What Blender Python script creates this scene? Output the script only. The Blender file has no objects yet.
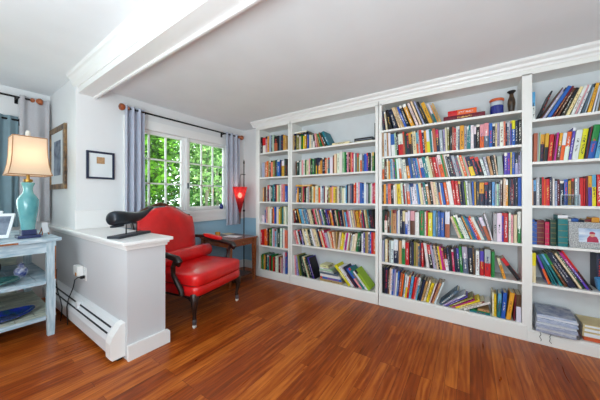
import bpy, bmesh, math, random
from mathutils import Vector, Matrix
random.seed(11)
sc = bpy.context.scene
PI = math.pi

def lin(c):
    return tuple(((v/255)/12.92 if v/255 <= .04045 else ((v/255+.055)/1.055)**2.4) for v in c)

# ------------------------------------------------------------------ camera, sky, sun, exposure
cam_data = bpy.data.cameras.new('camera')
cam_data.lens = 15.0
cam_data.sensor_width = 36.0
cam_data.shift_y = -0.005
cam_data.clip_start = .05
cam = bpy.data.objects.new('camera', cam_data)
sc.collection.objects.link(cam)
cam.location = (0, 0, 1.24)
cam.rotation_euler = (PI/2, 0, math.atan(170/250))
sc.camera = cam

world = bpy.data.worlds.new('daylight')
sc.world = world
world.use_nodes = True
wn = world.node_tree.nodes
wn['Background'].inputs[0].default_value = (.92, .975, 1.0, 1)
wn['Background'].inputs[1].default_value = 3.6

sun_data = bpy.data.lights.new('sun', 'SUN')
sun_data.energy = 4
sun_data.angle = math.radians(2)
sun_data.color = (1, .96, .88)
sun = bpy.data.objects.new('sun', sun_data)
sc.collection.objects.link(sun)
sun.rotation_euler = (Vector((.50, .42, .76))).to_track_quat('Z', 'Y').to_euler()

def area(name, loc, target, sx, sy, power, color=(1, 1, 1)):
    d = bpy.data.lights.new(name, 'AREA')
    d.shape = 'RECTANGLE'; d.size = sx; d.size_y = sy; d.energy = power; d.color = color
    o = bpy.data.objects.new(name, d)
    sc.collection.objects.link(o)
    o.location = loc
    o.rotation_euler = (Vector(target)-Vector(loc)).to_track_quat('-Z', 'Y').to_euler()
    return o
# fill light added behind the camera; no window is built there
area('rear_fill', (-.6, -2.3, 1.4), (-1.5, 2.4, 1.2), 2.6, 1.7, 36, (.89, .97, 1))
area('ceiling_fill', (-.2, -1.1, .9), (-.25, -.75, 2.5), 2.2, 1.4, 66, (.80, .95, 1))  # upward fill added to brighten the ceiling, no fixture of the room
vs = sc.view_settings
vs.view_transform = 'Standard'
vs.look = 'None'
vs.exposure = 0.9
vs.gamma = 1.0
vs.use_curve_mapping = False

# ------------------------------------------------------------------ materials
def mat(name, rgb, rough=.5, metal=0, spec=.5, var=0, vscale=8, bump=0, bscale=60, coat=0, stretch=None, rgb2=None, emit=None, estr=0):
    m = bpy.data.materials.new(name)
    m.use_nodes = True
    nt = m.node_tree
    p = nt.nodes['Principled BSDF']
    base = lin(rgb)
    p.inputs['Base Color'].default_value = (*base, 1)
    p.inputs['Roughness'].default_value = rough
    p.inputs['Metallic'].default_value = metal
    p.inputs['Specular IOR Level'].default_value = spec
    p.inputs['Coat Weight'].default_value = coat
    p.inputs['Coat Roughness'].default_value = .12
    if emit:
        p.inputs['Emission Color'].default_value = (*lin(emit), 1)
        p.inputs['Emission Strength'].default_value = estr
    if var or bump or rgb2:
        tc = nt.nodes.new('ShaderNodeTexCoord')
        mp = nt.nodes.new('ShaderNodeMapping')
        nt.links.new(tc.outputs['Object'], mp.inputs[0])
        if stretch:
            mp.inputs['Scale'].default_value = stretch
        nz = nt.nodes.new('ShaderNodeTexNoise')
        nz.inputs['Scale'].default_value = vscale
        nz.inputs['Detail'].default_value = 5
        nt.links.new(mp.outputs[0], nz.inputs['Vector'])
        if var or rgb2:
            mx = nt.nodes.new('ShaderNodeMix')
            mx.data_type = 'RGBA'
            lo = lin(rgb2) if rgb2 else tuple(v*(1-var) for v in base)
            mx.inputs[6].default_value = (*lo, 1)
            mx.inputs[7].default_value = (*base, 1)
            rp = nt.nodes.new('ShaderNodeMapRange')
            rp.inputs[1].default_value = .35
            rp.inputs[2].default_value = .62
            nt.links.new(nz.outputs[0], rp.inputs[0])
            nt.links.new(rp.outputs[0], mx.inputs[0])
            nt.links.new(mx.outputs[2], p.inputs['Base Color'])
        if bump:
            n2 = nt.nodes.new('ShaderNodeTexNoise')
            n2.inputs['Scale'].default_value = bscale
            nt.links.new(mp.outputs[0], n2.inputs['Vector'])
            b = nt.nodes.new('ShaderNodeBump')
            b.inputs['Strength'].default_value = bump
            b.inputs['Distance'].default_value = .01
            nt.links.new(n2.outputs[0], b.inputs['Height'])
            nt.links.new(b.outputs[0], p.inputs['Normal'])
    return m

def floor_mat():
    m = bpy.data.materials.new('oak_strip_floor')
    m.use_nodes = True
    nt = m.node_tree
    N, Lk = nt.nodes, nt.links.new
    p = N['Principled BSDF']
    tc = N.new('ShaderNodeTexCoord')
    sep = N.new('ShaderNodeSeparateXYZ')
    Lk(tc.outputs['Object'], sep.inputs[0])
    cmb = N.new('ShaderNodeCombineXYZ')
    Lk(sep.outputs[1], cmb.inputs[0])
    Lk(sep.outputs[0], cmb.inputs[1])
    br = N.new('ShaderNodeTexBrick')
    br.offset = .37
    br.offset_frequency = 3
    br.inputs['Scale'].default_value = 1
    br.inputs['Brick Width'].default_value = .95
    br.inputs['Row Height'].default_value = .07
    br.inputs['Mortar Size'].default_value = .0009
    br.inputs['Mortar Smooth'].default_value = .3
    br.inputs['Bias'].default_value = 0
    br.inputs['Color1'].default_value = (0, 0, 0, 1)
    br.inputs['Color2'].default_value = (1, 1, 1, 1)
    br.inputs['Mortar'].default_value = (.2, .2, .2, 1)
    Lk(cmb.outputs[0], br.inputs['Vector'])
    # grain: noise drawn out along the boards, shifted from board to board
    sh = N.new('ShaderNodeVectorMath'); sh.operation = 'MULTIPLY_ADD'
    sh.inputs[1].default_value = (7, 7, 7)
    Lk(br.outputs['Color'], sh.inputs[0])
    Lk(cmb.outputs[0], sh.inputs[2])
    mp = N.new('ShaderNodeMapping')
    mp.inputs['Scale'].default_value = (2.0, 17, 1)
    Lk(sh.outputs[0], mp.inputs[0])
    nz = N.new('ShaderNodeTexNoise')
    nz.inputs['Scale'].default_value = 1.6
    nz.inputs['Detail'].default_value = 6
    nz.inputs['Distortion'].default_value = .9
    Lk(mp.outputs[0], nz.inputs['Vector'])
    wv = N.new('ShaderNodeTexWave')
    wv.bands_direction = 'Y'
    wv.inputs['Scale'].default_value = .55
    wv.inputs['Distortion'].default_value = 9
    wv.inputs['Detail'].default_value = 2
    wv.inputs['Detail Scale'].default_value = .8
    Lk(mp.outputs[0], wv.inputs['Vector'])
    big = N.new('ShaderNodeTexNoise')
    big.inputs['Scale'].default_value = 1.1
    Lk(cmb.outputs[0], big.inputs['Vector'])
    rmp = N.new('ShaderNodeValToRGB')
    cr = rmp.color_ramp
    cr.elements[0].position = .0; cr.elements[0].color = (*lin(FLOOR[0]), 1)
    cr.elements[1].position = 1; cr.elements[1].color = (*lin(FLOOR[2]), 1)
    e = cr.elements.new(.5); e.color = (*lin(FLOOR[1]), 1)
    def mul(a, k, b):
        q = N.new('ShaderNodeMath'); q.operation = 'MULTIPLY_ADD'
        Lk(a, q.inputs[0]); q.inputs[1].default_value = k
        if isinstance(b, float): q.inputs[2].default_value = b
        else: Lk(b, q.inputs[2])
        return q.outputs[0]
    v = mul(br.outputs['Color'], .34, -.24)
    v = mul(nz.outputs[0], .92, v)
    v = mul(wv.outputs[0], .13, v)
    v = mul(big.outputs[0], .25, v)
    Lk(v, rmp.inputs[0])
    mx = N.new('ShaderNodeMix'); mx.data_type = 'RGBA'
    Lk(br.outputs['Fac'], mx.inputs[0])
    Lk(rmp.outputs[0], mx.inputs[6])
    mx.inputs[7].default_value = (*lin((58, 26, 12)), 1)
    Lk(mx.outputs[2], p.inputs['Base Color'])
    p.inputs['Roughness'].default_value = .27
    p.inputs['Specular IOR Level'].default_value = .27
    rr = N.new('ShaderNodeMapRange')
    rr.inputs[3].default_value = .22
    rr.inputs[4].default_value = .40
    Lk(nz.outputs[0], rr.inputs[0])
    Lk(rr.outputs[0], p.inputs['Roughness'])
    bp = N.new('ShaderNodeBump')
    bp.inputs['Strength'].default_value = .12
    bp.inputs['Distance'].default_value = .002
    Lk(nz.outputs[0], bp.inputs['Height'])
    Lk(bp.outputs[0], p.inputs['Normal'])
    return m

def thin_glass(name, rgb, clear=.9, rough=.02):
    m = bpy.data.materials.new(name)
    m.use_nodes = True
    nt = m.node_tree
    nt.nodes.remove(nt.nodes['Principled BSDF'])
    out = nt.nodes['Material Output']
    tr = nt.nodes.new('ShaderNodeBsdfTransparent')
    tr.inputs[0].default_value = (*lin(rgb), 1)
    gl = nt.nodes.new('ShaderNodeBsdfGlossy')
    gl.inputs['Roughness'].default_value = rough
    mx = nt.nodes.new('ShaderNodeMixShader')
    fr = nt.nodes.new('ShaderNodeFresnel')
    fr.inputs[0].default_value = 1.45
    mul = nt.nodes.new('ShaderNodeMath'); mul.operation = 'MULTIPLY_ADD'
    mul.inputs[1].default_value = clear
    mul.inputs[2].default_value = 0
    nt.links.new(fr.outputs[0], mul.inputs[0])
    nt.links.new(mul.outputs[0], mx.inputs[0])
    nt.links.new(tr.outputs[0], mx.inputs[1])
    nt.links.new(gl.outputs[0], mx.inputs[2])
    nt.links.new(mx.outputs[0], out.inputs[0])
    return m

def translucent(name, rgb, amount=.5, clear=0.0, stripe=False):
    m = bpy.data.materials.new(name)
    m.use_nodes = True
    nt = m.node_tree
    nt.nodes.remove(nt.nodes['Principled BSDF'])
    out = nt.nodes['Material Output']
    d = nt.nodes.new('ShaderNodeBsdfDiffuse')
    t = nt.nodes.new('ShaderNodeBsdfTranslucent')
    mx = nt.nodes.new('ShaderNodeMixShader')
    mx.inputs[0].default_value = amount
    for n in (d, t): n.inputs[0].default_value = (*lin(rgb), 1)
    if stripe:
        tc = nt.nodes.new('ShaderNodeTexCoord')
        nz = nt.nodes.new('ShaderNodeTexNoise')
        nz.inputs['Scale'].default_value = 14
        nz.inputs['Distortion'].default_value = 2
        nt.links.new(tc.outputs['Object'], nz.inputs[0])
        c = nt.nodes.new('ShaderNodeMix'); c.data_type = 'RGBA'
        c.inputs[6].default_value = (*tuple(v*.45 for v in lin(rgb)), 1)
        c.inputs[7].default_value = (*lin(rgb), 1)
        nt.links.new(nz.outputs[0], c.inputs[0])
        for n in (d, t): nt.links.new(c.outputs[2], n.inputs[0])
    nt.links.new(d.outputs[0], mx.inputs[1])
    nt.links.new(t.outputs[0], mx.inputs[2])
    last = mx
    if clear:
        tr = nt.nodes.new('ShaderNodeBsdfTransparent')
        tr.inputs[0].default_value = (*lin(tuple(min(255, int(v*.5+128)) for v in rgb)), 1)
        m2 = nt.nodes.new('ShaderNodeMixShader')
        m2.inputs[0].default_value = clear
        nt.links.new(mx.outputs[0], m2.inputs[1])
        nt.links.new(tr.outputs[0], m2.inputs[2])
        last = m2
    nt.links.new(last.outputs[0], out.inputs[0])
    return m

def leaf_mat(name, a, b):
    m = bpy.data.materials.new(name)
    m.use_nodes = True
    nt = m.node_tree
    nt.nodes.remove(nt.nodes['Principled BSDF'])
    out = nt.nodes['Material Output']
    at = nt.nodes.new('ShaderNodeAttribute'); at.attribute_name = 'Tone'
    mxc = nt.nodes.new('ShaderNodeMix'); mxc.data_type = 'RGBA'
    mxc.inputs[6].default_value = (*lin(a), 1)
    mxc.inputs[7].default_value = (*lin(b), 1)
    nt.links.new(at.outputs['Fac'], mxc.inputs[0])
    d = nt.nodes.new('ShaderNodeBsdfDiffuse')
    t = nt.nodes.new('ShaderNodeBsdfTranslucent')
    mx = nt.nodes.new('ShaderNodeMixShader')
    mx.inputs[0].default_value = .4
    nt.links.new(mxc.outputs[2], d.inputs[0]); nt.links.new(mxc.outputs[2], t.inputs[0])
    nt.links.new(d.outputs[0], mx.inputs[1]); nt.links.new(t.outputs[0], mx.inputs[2])
    nt.links.new(mx.outputs[0], out.inputs[0])
    return m

def book_mat():
    m = bpy.data.materials.new('book_cloth_and_print')
    m.use_nodes = True
    nt = m.node_tree
    p = nt.nodes['Principled BSDF']
    p.inputs['Roughness'].default_value = .42
    p.inputs['Specular IOR Level'].default_value = .35
    c = nt.nodes.new('ShaderNodeAttribute'); c.attribute_name = 'Col'
    k = nt.nodes.new('ShaderNodeAttribute'); k.attribute_name = 'Ink'
    tc = nt.nodes.new('ShaderNodeTexCoord')
    nz = nt.nodes.new('ShaderNodeTexNoise')
    nz.inputs['Scale'].default_value = 130
    nz.inputs['Detail'].default_value = 1
    nt.links.new(tc.outputs['Object'], nz.inputs[0])
    gt = nt.nodes.new('ShaderNodeMath'); gt.operation = 'GREATER_THAN'; gt.inputs[1].default_value = .53
    nt.links.new(nz.outputs[0], gt.inputs[0])
    ml = nt.nodes.new('ShaderNodeMath'); ml.operation = 'MULTIPLY'
    nt.links.new(gt.outputs[0], ml.inputs[0]); nt.links.new(k.outputs['Alpha'], ml.inputs[1])
    mx = nt.nodes.new('ShaderNodeMix'); mx.data_type = 'RGBA'
    nt.links.new(ml.outputs[0], mx.inputs[0])
    nt.links.new(c.outputs['Color'], mx.inputs[6])
    nt.links.new(k.outputs['Color'], mx.inputs[7])
    nt.links.new(mx.outputs[2], p.inputs['Base Color'])
    return m

FLOOR = ((70, 24, 7), (146, 64, 18), (208, 118, 44))
M = dict(
    floor=floor_mat(),
    ceiling=mat('ceiling_paint', (238, 242, 245), .9, var=.03, vscale=3),
    wall=mat('white_wall_paint', (229, 230, 231), .85, bump=.03, bscale=120),
    half=mat('pale_grey_wall_paint', (206, 207, 210), .8, bump=.03, bscale=120),
    blue=mat('blue_grey_wall_paint', (166, 206, 228), .8, bump=.03, bscale=120),
    trim=mat('white_gloss_paint', (238, 238, 237), .38, bump=.01),
    shelf=mat('white_shelf_paint', (236, 235, 231), .42),
    back=mat('bookcase_back_paint', (216, 219, 222), .6, var=.05, vscale=5),
    glass=thin_glass('window_glass', (244, 250, 248)),
    clearglass=thin_glass('clear_acrylic', (232, 238, 240), 1.6),
    heater=mat('white_enamel', (226, 228, 230), .4, var=.04, vscale=3),
    dark=mat('dark_slot', (22, 26, 34), .6),
    iron=mat('black_iron', (20, 20, 22), .45, metal=.5),
    wood=mat('dark_walnut', (104, 60, 38), .32, rgb2=(62, 32, 20), vscale=6, stretch=(3, 14, 3), coat=.25),
    table=mat('reddish_walnut', (160, 88, 48), .25, rgb2=(112, 56, 30), vscale=5, stretch=(3, 22, 22), coat=.3),
    chairwood=mat('black_brown_wood', (38, 22, 17), .33, rgb2=(22, 13, 11), vscale=14, coat=.3),
    leather=mat('red_leather', (226, 24, 26), .30, spec=.45, rgb2=(206, 16, 20), vscale=7, bump=.06, bscale=60, coat=.5),
    welt=mat('dark_red_welt', (90, 8, 12), .5),
    steel=mat('brushed_steel', (120, 128, 140), .3, metal=.9),
    caster=mat('white_caster', (220, 216, 208), .4),
    finial=mat('turned_wood_finial', (176, 92, 40), .35, rgb2=(120, 52, 20), vscale=30, coat=.4),
    curtain=mat('grey_lavender_cloth', (182, 188, 204), .9, var=.08, vscale=20, bump=.05, bscale=300),
    curtain2=mat('taupe_grey_cloth', (188, 186, 190), .9, var=.14, vscale=9, stretch=(1, 14, 14)),
    curtain3=mat('blue_grey_cloth', (126, 150, 160), .9, var=.1, vscale=9),
    whale=mat('black_bronze', (36, 44, 56), .3, metal=.25, spec=.6, rgb2=(16, 18, 24), vscale=10),
    slab=mat('slate_slab', (44, 50, 58), .5),
    frame_gold=mat('aged_gold_frame', (150, 116, 74), .45, rgb2=(72, 56, 44), vscale=14),
    frame_navy=mat('navy_frame', (30, 40, 66), .4),
    mat_white=mat('picture_mount', (224, 230, 232), .8),
    print_blue=mat('blue_grey_print', (150, 162, 178), .8, rgb2=(96, 106, 124), vscale=9),
    print_tan=mat('tan_print', (192, 150, 108), .8, var=.25, vscale=60),
    plastic=mat('white_plastic', (240, 240, 238), .35),
    orange=mat('orange_tag', (214, 140, 30), .5),
    cord=mat('black_cord', (18, 18, 20), .5),
    distressed=mat('distressed_blue_paint', (198, 212, 220), .7, rgb2=(150, 178, 194), vscale=5, stretch=(2, 2, 9), bump=.1, bscale=40),
    distressed2=mat('worn_slat_paint', (206, 208, 190), .75, rgb2=(160, 168, 156), vscale=5, stretch=(6, 2, 6), bump=.1, bscale=40),
    distressed_leg=mat('distressed_leg_paint', (198, 212, 220), .7, rgb2=(156, 182, 196), vscale=5, stretch=(12, 12, 1.5), bump=.1, bscale=40),
    worn=mat('bare_worn_wood', (156, 92, 46), .7, rgb2=(108, 60, 30), vscale=30),
    teal=mat('crackle_teal_glaze', (70, 148, 156), .22, rgb2=(126, 190, 190), vscale=5, stretch=(1, 1, .6), coat=.5, bump=.03),
    navyglaze=mat('navy_glaze', (34, 48, 92), .3, coat=.4),
    shade=translucent('cream_shade_cloth', (232, 212, 190), .5),
    brass=mat('brass', (180, 140, 70), .35, metal=.8),
    bulb=mat('lit_bulb', (255, 240, 215), .5, emit=(255, 226, 188), estr=3.5),
    redglass=translucent('red_art_glass', (206, 62, 68), .6, .28, True),
    cream=mat('cream_card', (226, 216, 184), .7, var=.06),
    paper=mat('white_paper', (234, 236, 240), .7),
    pages=mat('book_pages', (226, 216, 194), .85, rgb2=(196, 182, 156), vscale=3, stretch=(180, 2, 2)),
    book=book_mat(),
    plasticwrap=thin_glass('clear_plastic_wrap', (252, 253, 255), .7, .2),
    newsprint=mat('blue_grey_newsprint', (226, 230, 240), .7, rgb2=(156, 170, 206), vscale=26, stretch=(1, 1, 12)),
    weave=mat('grey_woven_frame', (196, 198, 198), .6, rgb2=(116, 120, 122), vscale=130, bump=.3, bscale=200),
    amber_glass=mat('amber_glass', (214, 140, 40), .15, spec=.6),
    jarblue=mat('cobalt_glass', (34, 44, 130), .12, spec=.7, coat=.4),
    jarclear=mat('frosted_jar_glass', (184, 196, 206), .2, spec=.6),
    lid=mat('orange_jar_lid', (206, 92, 50), .5),
    vase=mat('brown_carved_wood', (86, 62, 40), .4, rgb2=(36, 28, 22), vscale=22, coat=.3),
    bowl=mat('sky_blue_glaze', (70, 150, 205), .3, coat=.3),
    porcelain=mat('blue_white_porcelain', (210, 216, 232), .25, rgb2=(60, 76, 150), vscale=34, coat=.4),
    greenglass=mat('sea_green_glass', (84, 142, 136), .12, rgb2=(40, 88, 92), vscale=18, coat=.5),
    blueglass=mat('blue_green_art_glass', (30, 46, 158), .12, rgb2=(26, 70, 66), vscale=9, stretch=(1, 2.2, 1), coat=.5),
    basket=mat('dark_wicker', (46, 34, 28), .6, bump=.4, bscale=80),
    bark=mat('grey_bark', (120, 112, 98), .9, var=.4, vscale=12, stretch=(4, 4, .6)),
    lawn=mat('lawn_green', (92, 128, 58), .95, var=.4, vscale=6),
    leaf1=leaf_mat('fresh_leaves', (24, 58, 18), (126, 182, 62)),
    leaf2=leaf_mat('dark_green_leaves', (16, 42, 20), (92, 144, 62)),  # darker green leaf colour for some trees and the hedge
    leaf3=leaf_mat('pale_leaves', (50, 86, 46), (166, 200, 128)),
    snow=mat('photo_sky', (150, 176, 208), .5, rgb2=(226, 232, 240), vscale=8, stretch=(1, 1, 3)),
    coatred=mat('photo_coat', (176, 48, 78), .6),
    skin=mat('photo_skin', (214, 168, 146), .6),
    blackplastic=mat('black_plastic', (30, 28, 30), .4),
    folder=mat('manila_folder', (218, 198, 150), .7, var=.06),
)

# ------------------------------------------------------------------ helpers
class MB:
    """Collects shapes, then links them as one mesh object."""
    def __init__(self):
        self.bm = bmesh.new()
    def box(self, x0, x1, y0, y1, z0, z1, bev=0):
        v = [self.bm.verts.new((x, y, z)) for z in (z0, z1) for y in (y0, y1) for x in (x0, x1)]
        fs = [self.bm.faces.new([v[i] for i in q]) for q in ((0, 2, 3, 1), (4, 5, 7, 6), (0, 1, 5, 4), (1, 3, 7, 5), (3, 2, 6, 7), (2, 0, 4, 6))]
        if bev:
            es = list({e for f in fs for e in f.edges})
            bmesh.ops.bevel(self.bm, geom=es, offset=bev, segments=2, profile=.6, affect='EDGES')
        return self
    def tube(self, pts, r, n=10, caps=True):
        pts = [Vector(p) for p in pts]
        rs = r if isinstance(r, (list, tuple)) else [r]*len(pts)
        rings = []
        up = Vector((0, 0, 1))
        ref = None
        for i, p in enumerate(pts):
            a = pts[max(0, i-1)]; b = pts[min(len(pts)-1, i+1)]
            t = (b-a).normalized()
            if ref is None:
                ref = up if abs(t.dot(up)) < .9 else Vector((1, 0, 0))
            u = (ref - t*ref.dot(t)).normalized()
            ref = u
            w = t.cross(u)
            rings.append([self.bm.verts.new(p + (u*math.cos(2*PI*k/n) + w*math.sin(2*PI*k/n))*rs[i]) for k in range(n)])
        for A, B in zip(rings, rings[1:]):
            for k in range(n):
                self.bm.faces.new((A[k], A[(k+1) % n], B[(k+1) % n], B[k]))
        if caps:
            self.bm.faces.new(rings[0][::-1]); self.bm.faces.new(rings[-1])
        return self
    def lathe(self, prof, c=(0, 0, 0), n=28, sq=None, caps=True):
        """prof: (radius, z). sq: superellipse exponent for squarish rings."""
        rings = []
        for r, z in prof:
            ring = []
            for k in range(n):
                a = 2*PI*(k+.5)/n
                x, y = math.cos(a), math.sin(a)
                if sq:
                    q = (abs(x)**sq + abs(y)**sq)**(-1/sq)
                    x, y = x*q, y*q
                ring.append(self.bm.verts.new((c[0]+r*x, c[1]+r*y, c[2]+z)))
            rings.append(ring)
        for A, B in zip(rings, rings[1:]):
            for k in range(n):
                self.bm.faces.new((A[k], A[(k+1) % n], B[(k+1) % n], B[k]))
        if caps:
            self.bm.faces.new(rings[0][::-1]); self.bm.faces.new(rings[-1])
        return self
    def loft(self, rings, close=True, caps=True):
        R = [[self.bm.verts.new(p) for p in ring] for ring in rings]
        n = len(R[0])
        for A, B in zip(R, R[1:]):
            for k in range(n if close else n-1):
                self.bm.faces.new((A[k], A[(k+1) % n], B[(k+1) % n], B[k]))
        if caps and close:
            self.bm.faces.new(R[0][::-1]); self.bm.faces.new(R[-1])
        return self
    def prism(self, poly, y0, y1, axis='y'):
        """poly in the plane across AXIS, pushed from y0 to y1 along it."""
        def P(a, b, t):
            return {'y': (a, t, b), 'x': (t, a, b), 'z': (a, b, t)}[axis]
        A = [self.bm.verts.new(P(a, b, y0)) for a, b in poly]
        B = [self.bm.verts.new(P(a, b, y1)) for a, b in poly]
        n = len(poly)
        for k in range(n):
            self.bm.faces.new((A[k], A[(k+1) % n], B[(k+1) % n], B[k]))
        self.bm.faces.new(A[::-1]); self.bm.faces.new(B)
        return self
    def superell(self, c, d, e=.35, nu=36, nv=18, fn=None):
        def s(v, p): return math.copysign(abs(v)**p, v)
        rings = []
        for j in range(1, nv):
            ph = -PI/2 + PI*j/nv
            ring = []
            for k in range(nu):
                a = 2*PI*k/nu
                p = Vector((d[0]*s(math.cos(ph), e)*s(math.cos(a), e), d[1]*s(math.cos(ph), e)*s(math.sin(a), e), d[2]*s(math.sin(ph), e)))
                if fn: p = fn(p)
                ring.append(p + Vector(c))
            rings.append(ring)
        return self.loft(rings)
    def build(self, name, m, parent=None, smooth=False, loc=None, rot=None, angle=40):
        bmesh.ops.recalc_face_normals(self.bm, faces=self.bm.faces)
        me = bpy.data.meshes.new(name)
        self.bm.to_mesh(me); self.bm.free()
        me.materials.append(M[m] if isinstance(m, str) else m)
        if smooth:
            for p in me.polygons: p.use_smooth = True
            try: me.set_sharp_from_angle(angle=math.radians(angle))
            except Exception: pass
        o = bpy.data.objects.new(name, me)
        sc.collection.objects.link(o)
        if parent is not None: o.parent = parent
        if loc: o.location = loc
        if rot: o.rotation_euler = rot
        return o

def tag(o, label=None, cat=None, group=None, kind=None):
    if label: o['label'] = label
    if cat: o['category'] = cat
    if group: o['group'] = group
    if kind: o['kind'] = kind
    return o
def thing(name, label, cat, loc=(0, 0, 0), rz=0, group=None):
    o = bpy.data.objects.new(name, None)
    o.empty_display_size = .1
    sc.collection.objects.link(o)
    o.location = loc; o.rotation_euler = (0, 0, rz)
    return tag(o, label, cat, group)
def struct(o, label=None):
    return tag(o, label, None, None, 'structure')

# ------------------------------------------------------------------ the room
XW, YF, YB, H = -3.35, 2.885, 3.14, 2.42       # window wall, bookcase front, wall behind it, ceiling
XO, HL = -4.35, 2.50                            # outer wall and ceiling of the next room
YP = .83                                        # front of the half wall
struct(MB().box(-4.5, 2.6, -2.4, 3.3, -.08, 0).build('floor', 'floor'))
struct(MB().box(-3.5, 2.6, .985, 3.3, H, H+.12).build('ceiling', 'ceiling'))
struct(MB().box(-4.5, 2.6, -2.4, .985, HL, HL+.12).build('ceiling_left', 'ceiling'))
# window wall with its opening; painted blue-grey below the sill line
WY0, WY1, WZ0, WZ1 = 1.27, 2.80, 1.045, 2.125
w = MB()
w.box(XW-.14, XW, YP, WY0, .875, H); w.box(XW-.14, XW, WY1, 3.28, .875, H)
w.box(XW-.14, XW, WY0, WY1, WZ1, H); w.box(XW-.14, XW, WY0, WY1, .875, WZ0)
ww = struct(w.build('wall_west', 'wall'))
MB().box(XW-.14, XW, 1.12, 3.28, 0, .875).build('lower_wall', 'blue', ww)
nb = struct(MB().box(-3.35, 2.6, YB, 3.28, .875, H).build('wall_north', 'wall'))
MB().box(-3.35, 2.6, YB, 3.28, 0, .875).build('lower_wall', 'blue', nb)
struct(MB().box(1.76, 1.9, -2.4, YB, 0, H).build('wall_east', 'wall'))
struct(MB().box(-4.49, 1.9, -2.54, -2.4, 0, HL).build('wall_south', 'wall'))
# the short return wall with the framed picture, and the outer wall of the next room with its window
struct(MB().box(XO, XW-.14, YP, YP+.14, .89, HL).build('wall_return', 'wall'))
w = MB()
w.box(XO-.14, XO, -2.4, -.75, 0, HL); w.box(XO-.14, XO, .45, YP+.14, 0, HL)
w.box(XO-.14, XO, -.75, .45, 0, .95); w.box(XO-.14, XO, -.75, .45, 2.1, HL)
struct(w.build('wall_left', 'wall'))
# beam between the rooms, with crown on its near side and a small bead on the far lower edge
b = MB()
b.box(XW, 1.76, .845, .99, 2.315, HL)
beam = struct(b.build('beam', 'trim'))
prof = [(.845, 2.372), (.835, 2.372), (.828, 2.392), (.812, 2.412), (.806, 2.44), (.790, 2.462), (.776, 2.47), (.770, HL), (.845, HL)]
MB().prism(prof, -3.42, 1.76, 'x').build('crown_molding', 'trim', beam)
MB().prism([(.972, 2.315), (.972, 2.302), (.982, 2.297), (.999, 2.300), (1.004, 2.315), (1.004, 2.335), (.99, 2.335)], XW, 1.76, 'x').build('bead', 'trim', beam)
# half wall between the rooms, with its moulded cap
hw = struct(MB().box(-4.3, -2.145, YP, 1.115, 0, .86).build('wall_half', 'half'))
c = MB()
c.box(-4.3, -2.088, .782, 1.155, .878, .905, .006)
c.box(-4.3, -2.112, .804, 1.135, .858, .878, .005)
c.box(-4.3, -2.128, .816, 1.126, .836, .858, .004)
c.build('cap', 'trim', hw)
struct(MB().prism([(.828, 0), (1.145, 0), (1.145, .095), (1.128, .115), (.828, .115)], -2.145, -2.122, 'x').build('baseboard_half_wall', 'trim'))
struct(MB().box(XW, XW+.018, 1.12, YB, 0, .13, .003).build('baseboard_west', 'trim'))
struct(MB().box(XW+.018, -2.81, YB-.018, YB, 0, .13, .003).build('baseboard_north', 'trim'))
# white board fixed above the cap, from the room corner to the curtain
struct(MB().box(XW, XW+.016, YP-.01, 1.16, .905, 1.10, .003).build('trim_1', 'trim'))
# chair line under the window
struct(MB().box(XW, XW+.022, 2.84, YB, .862, .885, .003).build('trim_2', 'trim'))

# ------------------------------------------------------------------ window with two casements
wf = MB()
for y0, y1, z0, z1 in ((1.255, 1.30, .96, 2.20), (2.765, 2.84, .96, 2.20), (1.30, 2.765, 2.085, 2.20), (1.99+.04, 2.106-.04, 1.04, 2.09)):
    wf.box(XW-.10, XW+.022, y0, y1, z0, z1, .004)
win = struct(wf.build('window_1', 'trim'))
MB().box(XW-.10, XW+.048, 1.27, 2.86, 1.0, 1.045, .006).build('window_sill', 'trim', win)
a = MB(); a.box(XW-.01, XW+.03, 1.27, 2.85, .945, 1.0, .003); a.box(XW-.01, XW+.038, 1.27, 2.85, .875, .945, .004)
a.build('apron', 'trim', win)
for y0, y1 in ((1.30, 2.03), (2.066, 2.765)):
    s = MB()
    s.box(XW-.075, XW-.03, y0, y0+.045, 1.045, 2.085, .003); s.box(XW-.075, XW-.03, y1-.045, y1, 1.045, 2.085, .003)
    s.box(XW-.075, XW-.03, y0+.045, y1-.045, 1.045, 1.10, .003); s.box(XW-.075, XW-.03, y0+.045, y1-.045, 2.045, 2.085, .003)
    for k in (1, 2):
        y = y0+.045 + (y1-y0-.09)*k/3
        s.box(XW-.064, XW-.040, y-.009, y+.009, 1.10, 2.045)
        z = 1.10 + .945*k/3
        s.box(XW-.064, XW-.040, y0+.045, y1-.045, z-.009, z+.009)
    sash = s.build('sash', 'trim', win)
    MB().box(XW-.054, XW-.050, y0+.03, y1-.03, 1.08, 2.06).build('pane', 'glass', sash)
MB().box(XW+.02, XW+.038, 2.036, 2.06, 1.36, 1.44, .004).build('latch', 'steel', win)
tag(MB().lathe([(.0, 0), (.022, .002), (.030, .02), (.032, .045), (.026, .066), (.014, .078), (.014, .09), (.017, .094)], (XW+.010, 2.64, 1.0455)).build('vase', 'jarblue', smooth=True),
    'small blue round glass vase on the sill beneath the casement window', 'vase')

# window of the next room, half hidden behind the lamp
wf = MB()
for y0, y1, z0, z1 in ((-.85, -.75, .87, 2.18), (.45, .53, .87, 2.18), (-.75, .45, 2.1, 2.18), (-.75, .45, .87, .95), (-.17, -.12, .95, 2.1), (-.75, .45, 1.5, 1.535)):
    wf.box(XO-.09, XO+.02, y0, y1, z0, z1, .003)
win2 = struct(wf.build('window_2', 'trim'))
MB().box(XO-.06, XO-.055, -.75, .45, .95, 2.1).build('pane', 'glass', win2)

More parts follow.
